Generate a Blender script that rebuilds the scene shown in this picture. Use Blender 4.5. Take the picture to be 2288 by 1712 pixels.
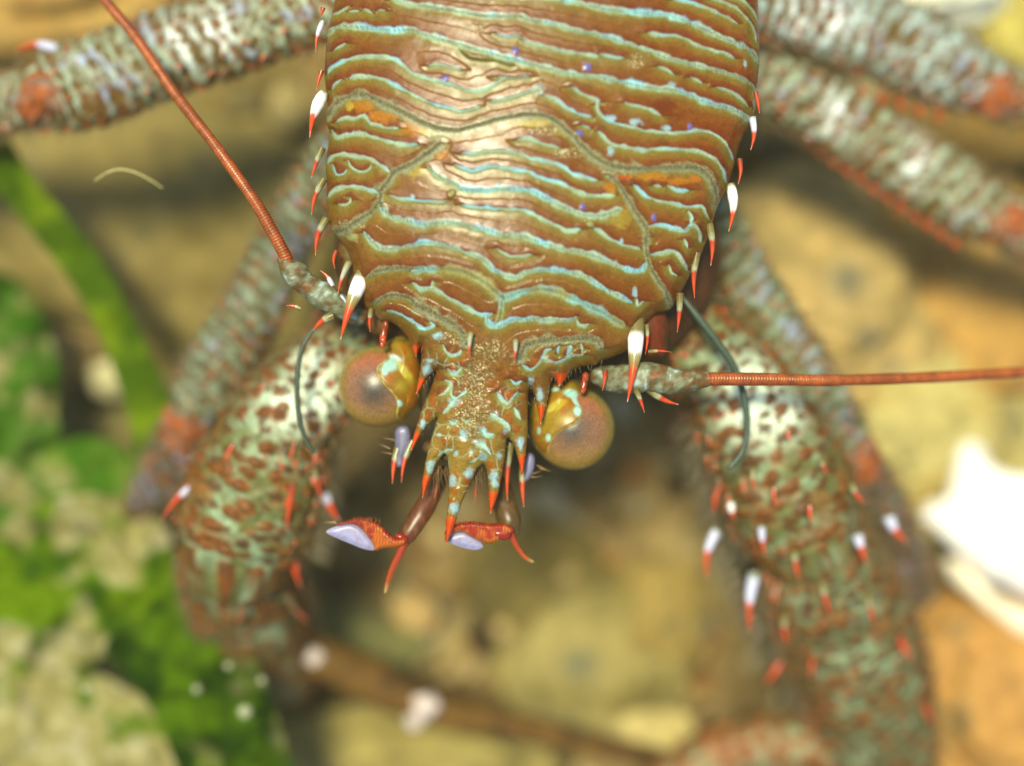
import bpy, math, random
import numpy as np
C = bpy.context.scene
for o in list(bpy.data.objects): bpy.data.objects.remove(o)
# ------------------------------------------------------------------ camera, world, sun, exposure
D = 30.0                       # lens height over the focal plane, in units of about 3 mm
cam = bpy.data.cameras.new('camera'); co = bpy.data.objects.new('camera', cam); C.collection.objects.link(co)
co.location = (0, 0, D); co.rotation_euler = (0, 0, 0)
cam.sensor_fit = 'HORIZONTAL'; cam.sensor_width = 36; cam.lens = 36*D/22.88
cam.clip_start = 0.1; cam.clip_end = 400
cam.dof.use_dof = True; cam.dof.focus_distance = D+0.05; cam.dof.aperture_fstop = (cam.lens/1000)/2.5
cam.dof.aperture_blades = 0
C.camera = co
w = bpy.data.worlds.new('World'); C.world = w; w.use_nodes = True
nt = w.node_tree; bg = nt.nodes['Background']; sky = nt.nodes.new('ShaderNodeTexSky')
SUN_EL, SUN_AZ = math.radians(73), math.radians(-30)     # azimuth measured from +Y towards +X
sky.sky_type = 'NISHITA'; sky.sun_disc = False; sky.sun_elevation = SUN_EL; sky.sun_rotation = SUN_AZ
nt.links.new(sky.outputs[0], bg.inputs[0]); bg.inputs[1].default_value = 0.088
sl = bpy.data.lights.new('sun', 'SUN'); so = bpy.data.objects.new('sun', sl); C.collection.objects.link(so)
sl.energy = 3.3; sl.angle = math.radians(13); sl.color = (1.0, 0.93, 0.64)
so.rotation_euler = (math.pi/2-SUN_EL, 0, -SUN_AZ+math.pi); so.location = (-5, 8, 25)
C.view_settings.view_transform = 'Standard'; C.view_settings.look = 'None'
C.view_settings.exposure = 0.80; C.view_settings.gamma = 1
try: C.cycles.use_denoising = True
except Exception: pass

# ------------------------------------------------------------------ helpers
def lin(c, k=0.62):
    c = np.asarray(c, float)/255.0
    return np.where(c <= 0.04045, c/12.92, ((c+0.055)/1.055)**2.4)*k
def W(px, py, z):
    """point at height z under picture position px,py of the 2288 x 1712 photograph"""
    px = np.asarray(px, float); py = np.asarray(py, float); z = np.asarray(z, float)
    f = (D-z)/D
    return np.stack(np.broadcast_arrays((px-1144)/100*f, (856-py)/100*f, z), -1)
def hsh(ix, iy, seed):
    h = (ix.astype(np.int64)*374761393 + iy.astype(np.int64)*668265263 + seed*974634777) & 0xffffffff
    h = ((h ^ (h >> 13))*1274126177) & 0xffffffff
    h = (h ^ (h >> 16)) & 0xffffffff
    return h/4294967295.0
def vn(x, y, s, seed=0):
    """smooth value noise -1..1 with cell size s"""
    x = np.asarray(x, float)/s; y = np.asarray(y, float)/s
    ix = np.floor(x); iy = np.floor(y); fx = x-ix; fy = y-iy
    fx = fx*fx*(3-2*fx); fy = fy*fy*(3-2*fy)
    a = hsh(ix, iy, seed); b = hsh(ix+1, iy, seed); c = hsh(ix, iy+1, seed); d = hsh(ix+1, iy+1, seed)
    return ((a*(1-fx)+b*fx)*(1-fy)+(c*(1-fx)+d*fx)*fy)*2-1
def fbm(x, y, s, seed=0, n=4):
    r = 0; a = 1; t = 0
    for i in range(n): r = r+a*vn(x, y, s, seed+i*17); t += a; a *= .55; s *= .5
    return r/t
def voro(x, y, s, seed=0):
    """distance to nearest and second nearest cell point (in cell units) and a cell value"""
    x = np.asarray(x, float)/s; y = np.asarray(y, float)/s
    ix = np.floor(x); iy = np.floor(y)
    d1 = np.full(x.shape, 9.); d2 = np.full(x.shape, 9.); val = np.zeros(x.shape)
    for dx in (-1, 0, 1):
        for dy in (-1, 0, 1):
            cx = ix+dx; cy = iy+dy
            px = cx+.15+.7*hsh(cx, cy, seed+1); py = cy+.15+.7*hsh(cx, cy, seed+2)
            d = np.hypot(px-x, py-y)
            v = hsh(cx, cy, seed+3)
            n = d < d1
            d2 = np.where(n, d1, np.minimum(d2, d)); val = np.where(n, v, val); d1 = np.where(n, d, d1)
    return d1, d2, val
def sst(x, a, b):
    t = np.clip((x-a)/(b-a), 0, 1); return t*t*(3-2*t)
def mix(a, b, t):
    t = np.asarray(t)[..., None] if np.ndim(t) else t
    return np.asarray(a)*(1-t)+np.asarray(b)*t
def mesh_np(name, V, F, col=None, mat=None, parent=None, smooth=True):
    me = bpy.data.meshes.new(name)
    V = np.asarray(V, np.float32); F = np.asarray(F, np.int32); k = F.shape[1]
    me.vertices.add(len(V)); me.vertices.foreach_set('co', V.ravel())
    me.loops.add(F.size); me.loops.foreach_set('vertex_index', F.ravel())
    me.polygons.add(len(F)); me.polygons.foreach_set('loop_start', np.arange(0, F.size, k, dtype=np.int32))
    me.polygons.foreach_set('use_smooth', np.full(len(F), smooth))
    me.update(calc_edges=True); me.validate()
    if col is not None:
        at = me.color_attributes.new('Col', 'FLOAT_COLOR', 'POINT')
        c4 = np.ones((len(V), 4), np.float32); c4[:, :3] = np.clip(col, 0, 1); at.data.foreach_set('color', c4.ravel())
    o = bpy.data.objects.new(name, me); C.collection.objects.link(o)
    if mat: me.materials.append(mat)
    if parent is not None: o.parent = parent
    return o
def tag(o, label=None, cat=None, group=None, kind=None):
    if label: o['label'] = label
    if cat: o['category'] = cat
    if group: o['group'] = group
    if kind: o['kind'] = kind
    return o
def material(name, rough=.4, spec=.5, sss=0., grain=.12, gscale=60., bump=.0, bscale=40., coat=0., trans=0., rn=0.):
    m = bpy.data.materials.new(name); m.use_nodes = True
    n = m.node_tree.nodes; l = m.node_tree.links; p = n['Principled BSDF']
    at = n.new('ShaderNodeAttribute'); at.attribute_name = 'Col'
    tc = n.new('ShaderNodeTexCoord')
    no = n.new('ShaderNodeTexNoise'); no.inputs['Scale'].default_value = gscale; no.inputs['Detail'].default_value = 4
    l.new(tc.outputs['Object'], no.inputs['Vector'])
    mr = n.new('ShaderNodeMapRange'); mr.inputs['From Min'].default_value = .25; mr.inputs['From Max'].default_value = .75
    mr.inputs['To Min'].default_value = 1-grain*2; mr.inputs['To Max'].default_value = 1+grain*2
    l.new(no.outputs['Fac'], mr.inputs['Value'])
    mx = n.new('ShaderNodeVectorMath'); mx.operation = 'SCALE'
    l.new(at.outputs['Color'], mx.inputs[0]); l.new(mr.outputs[0], mx.inputs['Scale'])
    l.new(mx.outputs[0], p.inputs['Base Color'])
    p.inputs['Roughness'].default_value = rough; p.inputs['Specular IOR Level'].default_value = spec
    if rn:
        r2 = n.new('ShaderNodeTexNoise'); r2.inputs['Scale'].default_value = gscale*.12; r2.inputs['Detail'].default_value = 3
        l.new(tc.outputs['Object'], r2.inputs['Vector'])
        m2 = n.new('ShaderNodeMapRange'); m2.inputs['From Min'].default_value = .3; m2.inputs['From Max'].default_value = .7
        m2.inputs['To Min'].default_value = max(rough-rn, .02); m2.inputs['To Max'].default_value = rough+rn
        l.new(r2.outputs['Fac'], m2.inputs['Value']); l.new(m2.outputs[0], p.inputs['Roughness'])
    if sss:
        p.inputs['Subsurface Weight'].default_value = sss; p.inputs['Subsurface Radius'].default_value = (.25, .12, .06)
        p.inputs['Subsurface Scale'].default_value = .6
    if coat: p.inputs['Coat Weight'].default_value = coat; p.inputs['Coat Roughness'].default_value = .12
    if bump:
        b = n.new('ShaderNodeBump'); b.inputs['Strength'].default_value = bump; b.inputs['Distance'].default_value = .02
        bn = n.new('ShaderNodeTexNoise'); bn.inputs['Scale'].default_value = bscale; bn.inputs['Detail'].default_value = 5
        l.new(tc.outputs['Object'], bn.inputs['Vector']); l.new(bn.outputs['Fac'], b.inputs['Height'])
        l.new(b.outputs[0], p.inputs['Normal'])
    if trans:
        t = n.new('ShaderNodeBsdfTranslucent'); l.new(mx.outputs[0], t.inputs['Color'])
        ms = n.new('ShaderNodeMixShader'); ms.inputs[0].default_value = trans
        out = n['Material Output']; l.new(p.outputs[0], ms.inputs[1]); l.new(t.outputs[0], ms.inputs[2]); l.new(ms.outputs[0], out.inputs['Surface'])
    return m
M_SHELL = material('shell', .27, .20, .0, .13, 22, .06, 30, .0, 0, .08)
M_LIMB = material('limb_shell', .5, .3, 0, .16, 9, .4, 12, 0, 0, .1)
M_SPINE = material('spine_horn', .22, .6, .25, .05, 10)
M_CORNEA = material('cornea', .30, .5, 0, .10, 45, .15, 60, .0)
M_STALK = material('eye_stalk_skin', .35, .5, .2, .08, 20)
M_ROCK = material('stone', .75, .3, 0, .18, 1.6, .5, 5)
M_ALGA = material('alga', .6, .04, 0, .12, 2.5, .3, 6, 0, .3)
M_WHIP = material('whip', .3, .5, .2, .15, 14, .2, 40)

def seg_dist(px, py, P, closed=False):
    """distance, signed side (y of point minus y of nearest point), nearest point, running length"""
    P = np.asarray(P, float); Q = np.roll(P, -1, 0) if closed else P[1:]; A = P if closed else P[:-1]
    best = np.full(px.shape, 1e9); nx = np.zeros(px.shape); ny = np.zeros(px.shape); ln = np.zeros(px.shape); acc = 0
    for (ax, ay), (bx, by) in zip(A, Q):
        dx, dy = bx-ax, by-ay; L2 = dx*dx+dy*dy+1e-9
        t = np.clip(((px-ax)*dx+(py-ay)*dy)/L2, 0, 1)
        cx = ax+t*dx; cy = ay+t*dy; d = (px-cx)**2+(py-cy)**2
        m = d < best
        best = np.where(m, d, best); nx = np.where(m, cx, nx); ny = np.where(m, cy, ny); ln = np.where(m, acc+t*L2**.5, ln)
        acc += L2**.5
    return np.sqrt(best), nx, ny, ln
def inside(px, py, P):
    P = np.asarray(P, float); Q = np.roll(P, -1, 0); r = np.zeros(px.shape, bool)
    for (ax, ay), (bx, by) in zip(P, Q):
        if ay == by: continue
        c = ((ay > py) != (by > py)) & (px < (bx-ax)*(py-ay)/(by-ay)+ax)
        r ^= c
    return r
def crom(P, n=8, closed=False):
    P = np.asarray(P, float); N = len(P)
    if closed: I = lambda i: P[i % N]
    else: I = lambda i: P[min(max(i, 0), N-1)] if 0 <= i < N else (2*P[0]-P[1] if i < 0 else 2*P[-1]-P[-2])
    out = []
    for i in range(N if closed else N-1):
        a, b, c, d = I(i-1), I(i), I(i+1), I(i+2)
        for k in range(n):
            t = k/n
            out.append(.5*((2*b)+(-a+c)*t+(2*a-5*b+4*c-d)*t*t+(-a+3*b-3*c+d)*t**3))
    if not closed: out.append(P[-1])
    return np.array(out)
def sheet(poly, step):
    """grid of points covering a polygon, its border snapped to the outline"""
    poly = np.asarray(poly, float); x0, y0 = poly.min(0)-step; x1, y1 = poly.max(0)+step
    xs = np.arange(x0, x1+step, step); ys = np.arange(y0, y1+step, step)
    X, Y = np.meshgrid(xs, ys); ins = inside(X, Y, poly)
    d, nx, ny, _ = seg_dist(X, Y, poly, True)
    cell = ins[:-1, :-1] | ins[1:, :-1] | ins[:-1, 1:] | ins[1:, 1:]
    X = np.where(ins, X, nx); Y = np.where(ins, Y, ny); d = np.where(ins, d, 0)
    idx = np.arange(X.size).reshape(X.shape)
    F = np.stack([idx[:-1, :-1][cell], idx[1:, :-1][cell], idx[1:, 1:][cell], idx[:-1, 1:][cell]], 1)
    used = np.zeros(X.size, bool); used[F.ravel()] = True
    re = np.cumsum(used)-1
    return X.ravel()[used], Y.ravel()[used], d.ravel()[used], re[F]
def plate(name, poly, step, zf, zb, cf, mat, parent=None):
    """closed solid: zf(X,Y,d) upper surface, zb(X,Y,d) lower surface, cf colour"""
    X, Y, d, F = sheet(poly, step)
    top = W(X, Y, zf(X, Y, d)); inn = d > 0
    nb = np.full(len(X), -1); ids = np.where(inn)[0]; nb[ids] = len(X)+np.arange(len(ids)); nb[~inn] = np.where(~inn)[0]
    bot = W(X[ids], Y[ids], zb(X[ids], Y[ids], d[ids]))
    V = np.concatenate([top, bot]); F2 = nb[F][:, ::-1]
    c = cf(X, Y, d); c = np.concatenate([c, c[ids]])
    return mesh_np(name, V, np.concatenate([F, F2]), c, mat, parent)
def frames(P):
    T = np.gradient(P, axis=0); T /= np.linalg.norm(T, axis=1)[:, None]+1e-12
    up = np.array([0, 0, 1.]); S = np.cross(T, up); S /= np.linalg.norm(S, axis=1)[:, None]+1e-9
    N = np.cross(S, T); return T, S, N
def tube(name, pts, mat, parent=None, ring=24, sub=10, colf=None, dispf=None, flat=1.0, capround=True):
    """swept limb: pts = (px, py, z, radius in px). colf(a, th, P) colours, dispf(a, th) displacement"""
    K = crom(np.array(pts, float), sub)
    r = np.maximum(K[:, 3], .3)/100*(D-K[:, 2])/D; P = W(K[:, 0], K[:, 1], K[:, 2])
    T, S, N = frames(P)
    a = np.concatenate([[0], np.cumsum(np.linalg.norm(np.diff(P, axis=0), axis=1))])
    # round both ends off
    P0, r0, a0 = P, r, a
    if capround:
        k = np.linspace(0, math.pi/2, 6)[:-1]
        h = [P0[0]-T[0]*r0[0]*math.cos(t) for t in k]; hr = [r0[0]*math.sin(t)+1e-4 for t in k]
        e = [P0[-1]+T[-1]*r0[-1]*math.cos(t) for t in k[::-1]]; er = [r0[-1]*math.sin(t)+1e-4 for t in k[::-1]]
        P = np.concatenate([h, P0, e]); r = np.concatenate([hr, r0, er])
        a = np.concatenate([[-r0[0]*math.cos(t) for t in k], a0, [a0[-1]+r0[-1]*math.cos(t) for t in k[::-1]]])
        S = np.concatenate([np.repeat(S[:1], 5, 0), S, np.repeat(S[-1:], 5, 0)]); N = np.concatenate([np.repeat(N[:1], 5, 0), N, np.repeat(N[-1:], 5, 0)])
    th = np.linspace(0, 2*math.pi, ring, endpoint=False)
    A, TH = np.meshgrid(a, th, indexing='ij'); RR = np.repeat(r[:, None], ring, 1)
    if dispf is not None: RR = RR*(1+0*TH)+dispf(A, TH, RR)*np.clip(RR/(r0.mean()*.6), 0, 1)
    V = P[:, None, :]+(np.cos(TH)*RR)[..., None]*S[:, None, :]+(np.sin(TH)*RR*flat)[..., None]*N[:, None, :]
    n = len(P); idx = np.arange(n*ring).reshape(n, ring); j = np.roll(idx, -1, 1)
    F = np.stack([idx[:-1], j[:-1], j[1:], idx[1:]], -1).reshape(-1, 4)
    c = colf(A, TH, a0[-1]) if callable(colf) else np.broadcast_to(colf, V.shape)
    return mesh_np(name, V.reshape(-1, 3), F, np.asarray(c).reshape(-1, 3), mat, parent)
def ramp(t, stops):
    ts = [s[0] for s in stops]; cs = np.array([s[1] for s in stops], float)
    return np.stack([np.interp(t, ts, cs[:, i]) for i in range(3)], -1)
OR = lin((228, 84, 28), .75); ORD = lin((200, 60, 20), .7); TIP = lin((250, 215, 180), .8); WH = np.array([.9, .9, .88]); BW = lin((222, 226, 252), .8)
PALE = lin((185, 195, 155), .7); BR = lin((138, 86, 28)); OLV = lin((134, 120, 42)); RUST = lin((126, 50, 22)); CY = lin((160, 232, 232), 1.0)
rnd0 = random.Random(11)
def spine(b, t, r, z0, z1, kind='plain', bend=0., parent=None, mat=None, name='spine'):
    (bx, by), (tx, ty) = b, t; n = 15
    s = np.linspace(0, 1, n); nx, ny = -(ty-by), tx-bx; r = r*.8; bend += rnd0.gauss(0, .025); jo = rnd0.gauss(0, .035)
    X = bx+(tx-bx)*s+nx*bend*np.sin(s*math.pi); Y = by+(ty-by)*s+ny*bend*np.sin(s*math.pi); Z = z0+(z1-z0)*s
    if kind == 'white': R = r*np.interp(s, [0, .12, .3, .5, .6, 1], [.75, 1., 1.05, .72, .55, .04])
    else: R = r*np.interp(s, [0, .3, .6, 1], [1., .8, .5, .05])
    st = {'plain': [(0, lin((130, 110, 45))), (.22, lin((160, 155, 90))), (.36, PALE), (.44, ORD), (.6, OR), (.94, OR), (1, TIP)],
          'red': [(0, BR), (.2, ORD), (.4, OR), (.92, OR), (1, TIP)],
          'white': [(0, lin((130, 115, 50))), (.06, PALE), (.14, WH), (.52, WH), (.6, OR), (.93, OR), (1, TIP)],
          'blue': [(0, PALE*.7), (.1, BW), (.42, BW), (.5, OR), (.93, OR), (1, TIP)],
          'long': [(0, lin((150, 140, 70))), (.2, PALE), (.5, lin((220, 215, 190))), (.62, OR), (.93, OR), (1, TIP)],
          'dim': [(0, lin((110, 100, 60))), (.5, lin((130, 95, 50))), (.6, lin((190, 80, 40))), (1, lin((200, 120, 80)))]}[kind]
    return tube(name, np.stack([X, Y, Z, R], 1), mat or M_SPINE, parent, 14, 2, lambda A, TH, L: ramp(A/L+jo*(A/L < .9)+.05*vn(A*3, TH, .25, int(bx)), st)*(1+.14*fbm(A*2, TH*.5, .12, int(by)))[..., None], capround=False)

# traced marks are noted in enlargements of the animal: tag -> origin, scale
REG = {'1': (650, 0, 3.678), '2': (1150, 0, 3.678), '3': (650, 350, 3.678), '4': (1150, 350, 3.678), '5': (700, 700, 5.5175), '6': (1050, 700, 5.5175), 'A': (700, 920, 3.941)}
def tr(s):
    out = []; ox = oy = 0; k = 1
    for tok in s.split():
        if tok in REG: ox, oy, k = REG[tok]; continue
        x, y = tok.split(','); out.append((ox+float(x)/k, oy+float(y)/k))
    return np.array(out)
# ------------------------------------------------------------------ the animal
lob = bpy.data.objects.new('squat_lobster', None); C.collection.objects.link(lob)
tag(lob, 'brown squat lobster with blue striped shell, orange tipped spines and two round eyes', 'squat lobster')
outline = np.array([(752,-200),(750,-60),(748,0),(742,27),(731,82),(724,163),(731,231),(729,272),(738,299),(731,340),(728,380),(731,418),(729,440),(732,486),(740,513),
 (757,533),(776,560),(786,590),(790,620),(800,652),(815,684),(838,706),(852,718),(872,720),(886,728),(899,740),(910,752),(917,766),(923,785),(930,800),(936,785),(941,773),(944,790),(938,830),
 (929,883),(941,868),(952,850),(968,834),(977,827),(961,872),(945,908),(934,941),(922,982),(918,1011),(931,988),(944,966),(956,950),(977,933),(971,955),(959,996),(950,1034),(943,1078),(944,1115),(956,1085),(965,1062),(977,1034),(992,1014),
 (1000,1020),(1003,1060),(1002,1098),(1000,1136),(996,1165),(997,1218),(1008,1192),(1018,1168),(1032,1123),(1055,1072),(1068,1047),(1081,1036),(1087,1050),(1092,1085),(1092,1120),(1096,1150),(1106,1125),(1115,1098),(1129,1021),(1132,980),
 (1139,978),(1150,1000),(1159,1032),(1166,1068),(1171,1045),(1175,1015),(1179,971),(1179,920),(1181,880),(1186,864),(1195,888),(1202,915),(1208,950),(1215,925),(1221,902),(1227,872),(1234,843),(1240,842),(1249,866),(1256,858),(1263,848),(1277,830),(1295,820),(1313,817),(1331,816),
 (1345,806),(1375,796),(1400,786),(1418,768),(1430,742),(1445,722),(1465,703),(1498,692),(1515,668),(1530,640),(1544,611),(1558,588),(1569,562),(1579,538),(1590,502),(1601,466),(1612,442),(1626,414),(1637,381),(1652,326),(1663,299),(1681,272),(1687,245),(1692,190),(1697,136),(1696,82),(1694,0),(1692,-60),(1690,-200)])
TIPS = [(930,800,26,933,750),(929,883,38,958,815),(918,1011,45,950,940),(944,1115,50,968,1040),(997,1218,62,1016,1130),(1096,1150,50,1108,1050),(1166,1068,48,1155,980),(1208,950,44,1210,880),(1249,866,32,1252,830)]
LINES = [l for l in '''c 6 1 830,0 960,30 1150,60 1430,100 1600,130 2 0,130 150,168 330,200 500,255 700,290 900,350 1050,400 1300,490 1500,540 1700,590 1850,640 1950,700 1985,800 1975,900
c 7 2 380,0 550,30 750,75 950,100 1200,120 1400,170 1550,240 1700,310 1850,370 1950,430 2000,520
c 3.5 2 1300,0 1450,20 1600,80 1720,130 1830,190
c 3.5 2 1600,-10 1750,30 1870,110 1950,220 1990,340
c 3 2 1850,-10 1950,80 2000,200
c 6 1 -0,-120 400,-150 900,-110 1500,-60 2100,-20 2 380,0
c 4 1 350,-300 900,-330 1500,-290 2100,-260 2 700,-200 1300,-150 1700,-60 1900,20
c 4 2 1100,270 1200,290 1350,300 1500,370 1650,420 1730,440 1800,480
c 3 2 1180,545 1310,610
c 3.5 2 1450,635 1540,680
c 3.5 2 1650,720 1750,745 1850,800 1920,880
c 3 1 340,120 400,100 480,50
c 3 1 480,100 560,95
c 3 1 600,70 670,110
c 3.5 1 710,90 770,90
C 7 1 300,290 350,240 450,220 600,230 830,255 900,245 1000,250 1100,290 1250,330 1380,370 1550,415 1750,470 1950,520 2200,590 2 400,600 600,625 700,640 850,670 1000,705 1200,730 1350,750 1500,810 1600,850 1750,890 1850,930 1930,1000
o 5 1 1380,370 1430,450 1500,490 1700,500 1800,540
c 2.5 1 350,420 450,360
c 5 1 300,610 330,560 420,510 550,470 700,470 850,490 920,540 1000,610 1080,640 1200,670 1330,700 1430,740 1530,750 1640,720 1720,670 1760,650
c 3.5 1 1130,545 1230,530 1330,560 1400,575
c 2 1 1700,630 1800,640 1960,630
c 3.5 1 1680,270 1740,300 1880,300
c 4 1 1900,330 2000,370 2 200,375 360,410 500,440 690,465
c 3 2 700,440 800,470 900,480
c 3 1 340,740 370,690 410,660
c 4 1 480,640 560,630 700,640 850,700 1000,780 1100,830 1250,880 1400,915 1500,900 1560,870
c 4 1 1640,830 1750,820 1850,790 1930,770 2010,740
c 4 2 240,780 350,830 450,900 550,940 630,960
c 3.5 2 470,710 520,750 620,800 680,830 670,870 690,930 750,980 850,1020 1000,1050 1100,1080 1250,1090 1400,1090 1500,1075 1600,1090 1700,1140 1760,1230 1790,1320
c 4 2 910,840 960,870 1080,890 1200,950
c 3.5 2 550,1030 620,1060
c 4 2 690,1080 740,1140 800,1180 900,1210 1050,1240 1200,1225 1400,1235 1550,1260 1650,1320 1710,1400 1740,1500
g 9 1 290,960 340,890 400,830 480,790 560,775 650,800 800,870 950,940 1100,1020 1250,1060 1380,1070 1500,1040 1700,980 1850,950 2000,940 2 300,970 400,1050 500,1140 600,1240 700,1320 800,1360 950,1390 1200,1380 1400,1380 1500,1390 1580,1440 1640,1540 1660,1640
c 4 1 370,1010 450,970 520,980 600,960 650,1020 720,1030 780,1050 880,1050
c 5 1 340,1060 370,1130 450,1120 560,1100 700,1140 850,1180 960,1200 1040,1190
c 5 1 300,1340 340,1290 400,1270 550,1290 650,1310 740,1360 810,1410
c 3 1 340,1350 370,1430 430,1430 460,1390
c 3 1 470,1320 490,1370 560,1410 630,1400 660,1360
c 5 1 300,1630 350,1570 450,1540 560,1540 650,1570 720,1590
c 3 3 390,390 440,400 490,370 490,330
g 9 1 1230,1180 1150,1240 1050,1310 950,1370 850,1410 3 800,200 740,280 720,380 640,470 550,530 450,590 350,620
g 6 3 740,300 735,400 780,460 830,490
g 7 4 780,150 850,220 920,330 980,440 1050,540 1080,600 1080,780 1110,900 1180,1020 1240,1100 1280,1230
g 7 4 1400,90 1500,95 1600,160 1650,280 1660,420
c 4 1 1860,1150 1980,1150 2100,1190 2 360,1215
c 5 1 1400,1260 1500,1265 1600,1250 1740,1240 1900,1275 2 150,1310 300,1335 400,1370 480,1430 600,1470 680,1480
c 4.5 1 1345,1350 1420,1390 1500,1405 1650,1370 1750,1380 1850,1400 1950,1410 2030,1460 4 180,160 300,200 420,240 500,290 600,320 750,320 820,320
c 7 3 1130,90 1200,160 1350,230 1400,265 1550,280 1800,265 1950,280 2050,320 2200,400 4 450,440 550,480 700,490 800,460 880,430
c 4 3 810,320 900,350 1050,360 1200,375 1290,360
c 4.5 3 1410,400 1500,415 1700,430 1870,440 1950,460 2050,510 4 300,550 400,600 480,610 540,600
c 4 4 650,580 720,640 800,690 900,730 1030,765
c 7 3 740,430 800,490 900,520 1000,540 1120,565 1200,545 1350,550 1500,580 1650,620 1750,650 1850,645 2000,690 2200,755 4 450,770 600,800 700,835 850,905 950,940 1050,930 1080,870
c 6 3 610,630 660,700 750,760 900,750 1050,715 1150,710 1300,740 1450,790 1580,850 1650,920 1750,980 1850,995 1920,955 2050,935 4 300,930 450,950 580,990 680,1050 780,1110 870,1150 960,1200
c 3.5 3 1690,750 1760,800 1850,825 1980,810
g 5 3 630,990 700,945 850,915 1000,925 1100,915
y 10 3 1000,945 1100,930 1250,925 1400,945 1500,985 1600,1045 1680,1115 1730,1160 1800,1155 1900,1115 2050,1095 2200,1115 4 420,1145 550,1205 700,1275 820,1345 900,1395
c 4.5 3 1000,1040 1060,1090 1160,1080 1250,1140 1400,1220 1500,1280 1600,1310 1650,1290
c 4 3 1160,1080 1165,1020
y 6 3 1730,1170 1720,1280 1700,1380
c 6 3 1600,1330 1640,1380 1700,1395 1760,1370 1850,1340 2000,1335 2200,1345 4 450,1350 500,1320
c 3.5 4 510,1340 530,1390 570,1395 600,1370
g 6 3 700,1200 780,1150 860,1140 960,1160 1050,1225
g 12 3 1050,1225 1200,1310 1300,1365 1400,1450 1440,1530
c 3.5 3 790,1270 900,1300 980,1340 1040,1380 1100,1410
g 9 6 620,560 650,450 700,390 850,350 1000,320 1150,330 1300,310 1450,310 1580,350 1610,430
c 3.5 6 640,650 750,700 830,640 900,560 960,590 1050,610 1150,580 1250,530 1400,510
c 3 6 900,560 930,470 1000,440
c 3 6 1080,500 1090,430 1110,400
c 3 6 1200,520 1240,430 1230,390
c 3 6 1370,500 1390,430 1370,380
c 4 4 980,240 1040,300 1130,350 1300,390 1430,410 1540,410 1570,470 1600,520
c 4 4 1140,240 1200,250
c 4 4 1260,240 1330,280 1430,280
c 4.5 4 1100,580 1200,560 1300,590 1400,620 1450,570 1510,600 1530,700
c 3 4 1430,440 1450,500 1450,570
c 5 4 1110,800 1200,800 1300,780 1360,840 1420,930
c 3 4 1260,890 1290,950 1330,980
c 3 4 1390,680 1420,750
c 3 4 1000,1170 1010,1230 1060,1190
c 3.5 5 1600,380 1630,470 1700,520 1790,510 1820,450
c 3.5 5 1270,120 1310,180 1400,200 1480,170 1440,110
c 4 5 1660,690 1720,760 1780,740 1830,670
c 4 5 1630,830 1680,870 1690,980 1740,1050 1830,1000 1900,950
c 3 5 1540,1010 1620,990 1680,900
c 4 5 1600,1230 1700,1140 1750,1080
c 3 5 1680,1320 1730,1370 1780,1330
c 3 5 1830,1310 1890,1360 1930,1310
c 4 6 340,980 400,1080 460,1110 520,1060 590,980
c 3.5 6 490,820 560,870 640,840
c 5 6 250,1240 350,1310 450,1380 490,1460
c 4 6 540,1170 590,1260 625,1310
c 4 6 150,1440 200,1500 280,1490
c 4 A 1430,290 1500,310 1560,380
c 3 A 1100,400 1180,340 1230,330
c 3 A 1380,440 1420,430 1460,400'''.split('\n') if l.strip()]
LN = []
for l in LINES:
    k, wd, rest = l.split(' ', 2); P = tr(rest)
    LN.append((k, float(wd), crom(P, 3) if len(P) > 2 else P))
# spots: tag x,y radius rx ry(px of photo) colour
SP = []
def spot(s, rx, ry, c, soft=.5, h=0.): p = tr(s)[0]; SP.append((p[0], p[1], rx, ry, c, soft, h))
ORP = lin((215, 138, 22)); YEL = lin((215, 190, 70)); GRY = lin((165, 160, 130)); BLU = lin((105, 120, 235)); CYB = lin((158, 206, 214), .8)
for a in [('1 600,870', 32, 13, ORP), ('1 750,960', 35, 14, ORP), ('1 1000,1060', 30, 18, ORP), ('1 1100,1080', 14, 9, YEL), ('1 1250,1110', 38, 14, lin((190, 190, 140))), ('1 1240,1270', 18, 14, ORP), ('1 1260,1180', 10, 8, YEL),
          ('1 480,870', 10, 12, YEL), ('3 1030,120', 26, 16, YEL*.8), ('4 860,170', 26, 7, lin((215, 80, 10))), ('4 1120,160', 42, 9, ORP), ('4 1350,200', 36, 9, ORP), ('4 1480,180', 12, 9, lin((220, 120, 40))), ('4 790,310', 12, 10, YEL), ('4 870,500', 28, 26, YEL*.62), ('4 780,250', 14, 12, ORP), ('4 900,440', 8, 14, ORP*.9),
          ('2 180,1010', 40, 8, YEL*.9), ('2 400,1090', 26, 9, YEL*.8), ('1 1900,1010', 34, 8, YEL*.8), ('2 1230,860', 30, 20, lin((120, 50, 20))), ('2 1330,960', 26, 12, lin((125, 60, 15))), ('2 980,520', 26, 16, lin((150, 110, 40))), ('4 760,110', 18, 12, lin((165, 155, 115))),
          ('3 360,720', 10, 12, lin((200, 195, 120))), ('3 500,660', 14, 9, lin((190, 200, 130))), ('1 2030,735', 14, 14, lin((190, 215, 200))), ('4 1490,1250', 16, 14, lin((130, 110, 70)))]: spot(*a)
for a in [('2 600,550', 9, 9), ('2 525,1100', 9, 9), ('1 1840,420', 8, 8), ('1 1270,650', 9, 8), ('4 560,410', 6, 8), ('4 1145,500', 5, 9), ('2 1440,1040', 5, 8), ('1 1230,310', 10, 7)]: spot(*a, BLU, .6, .012)
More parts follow.
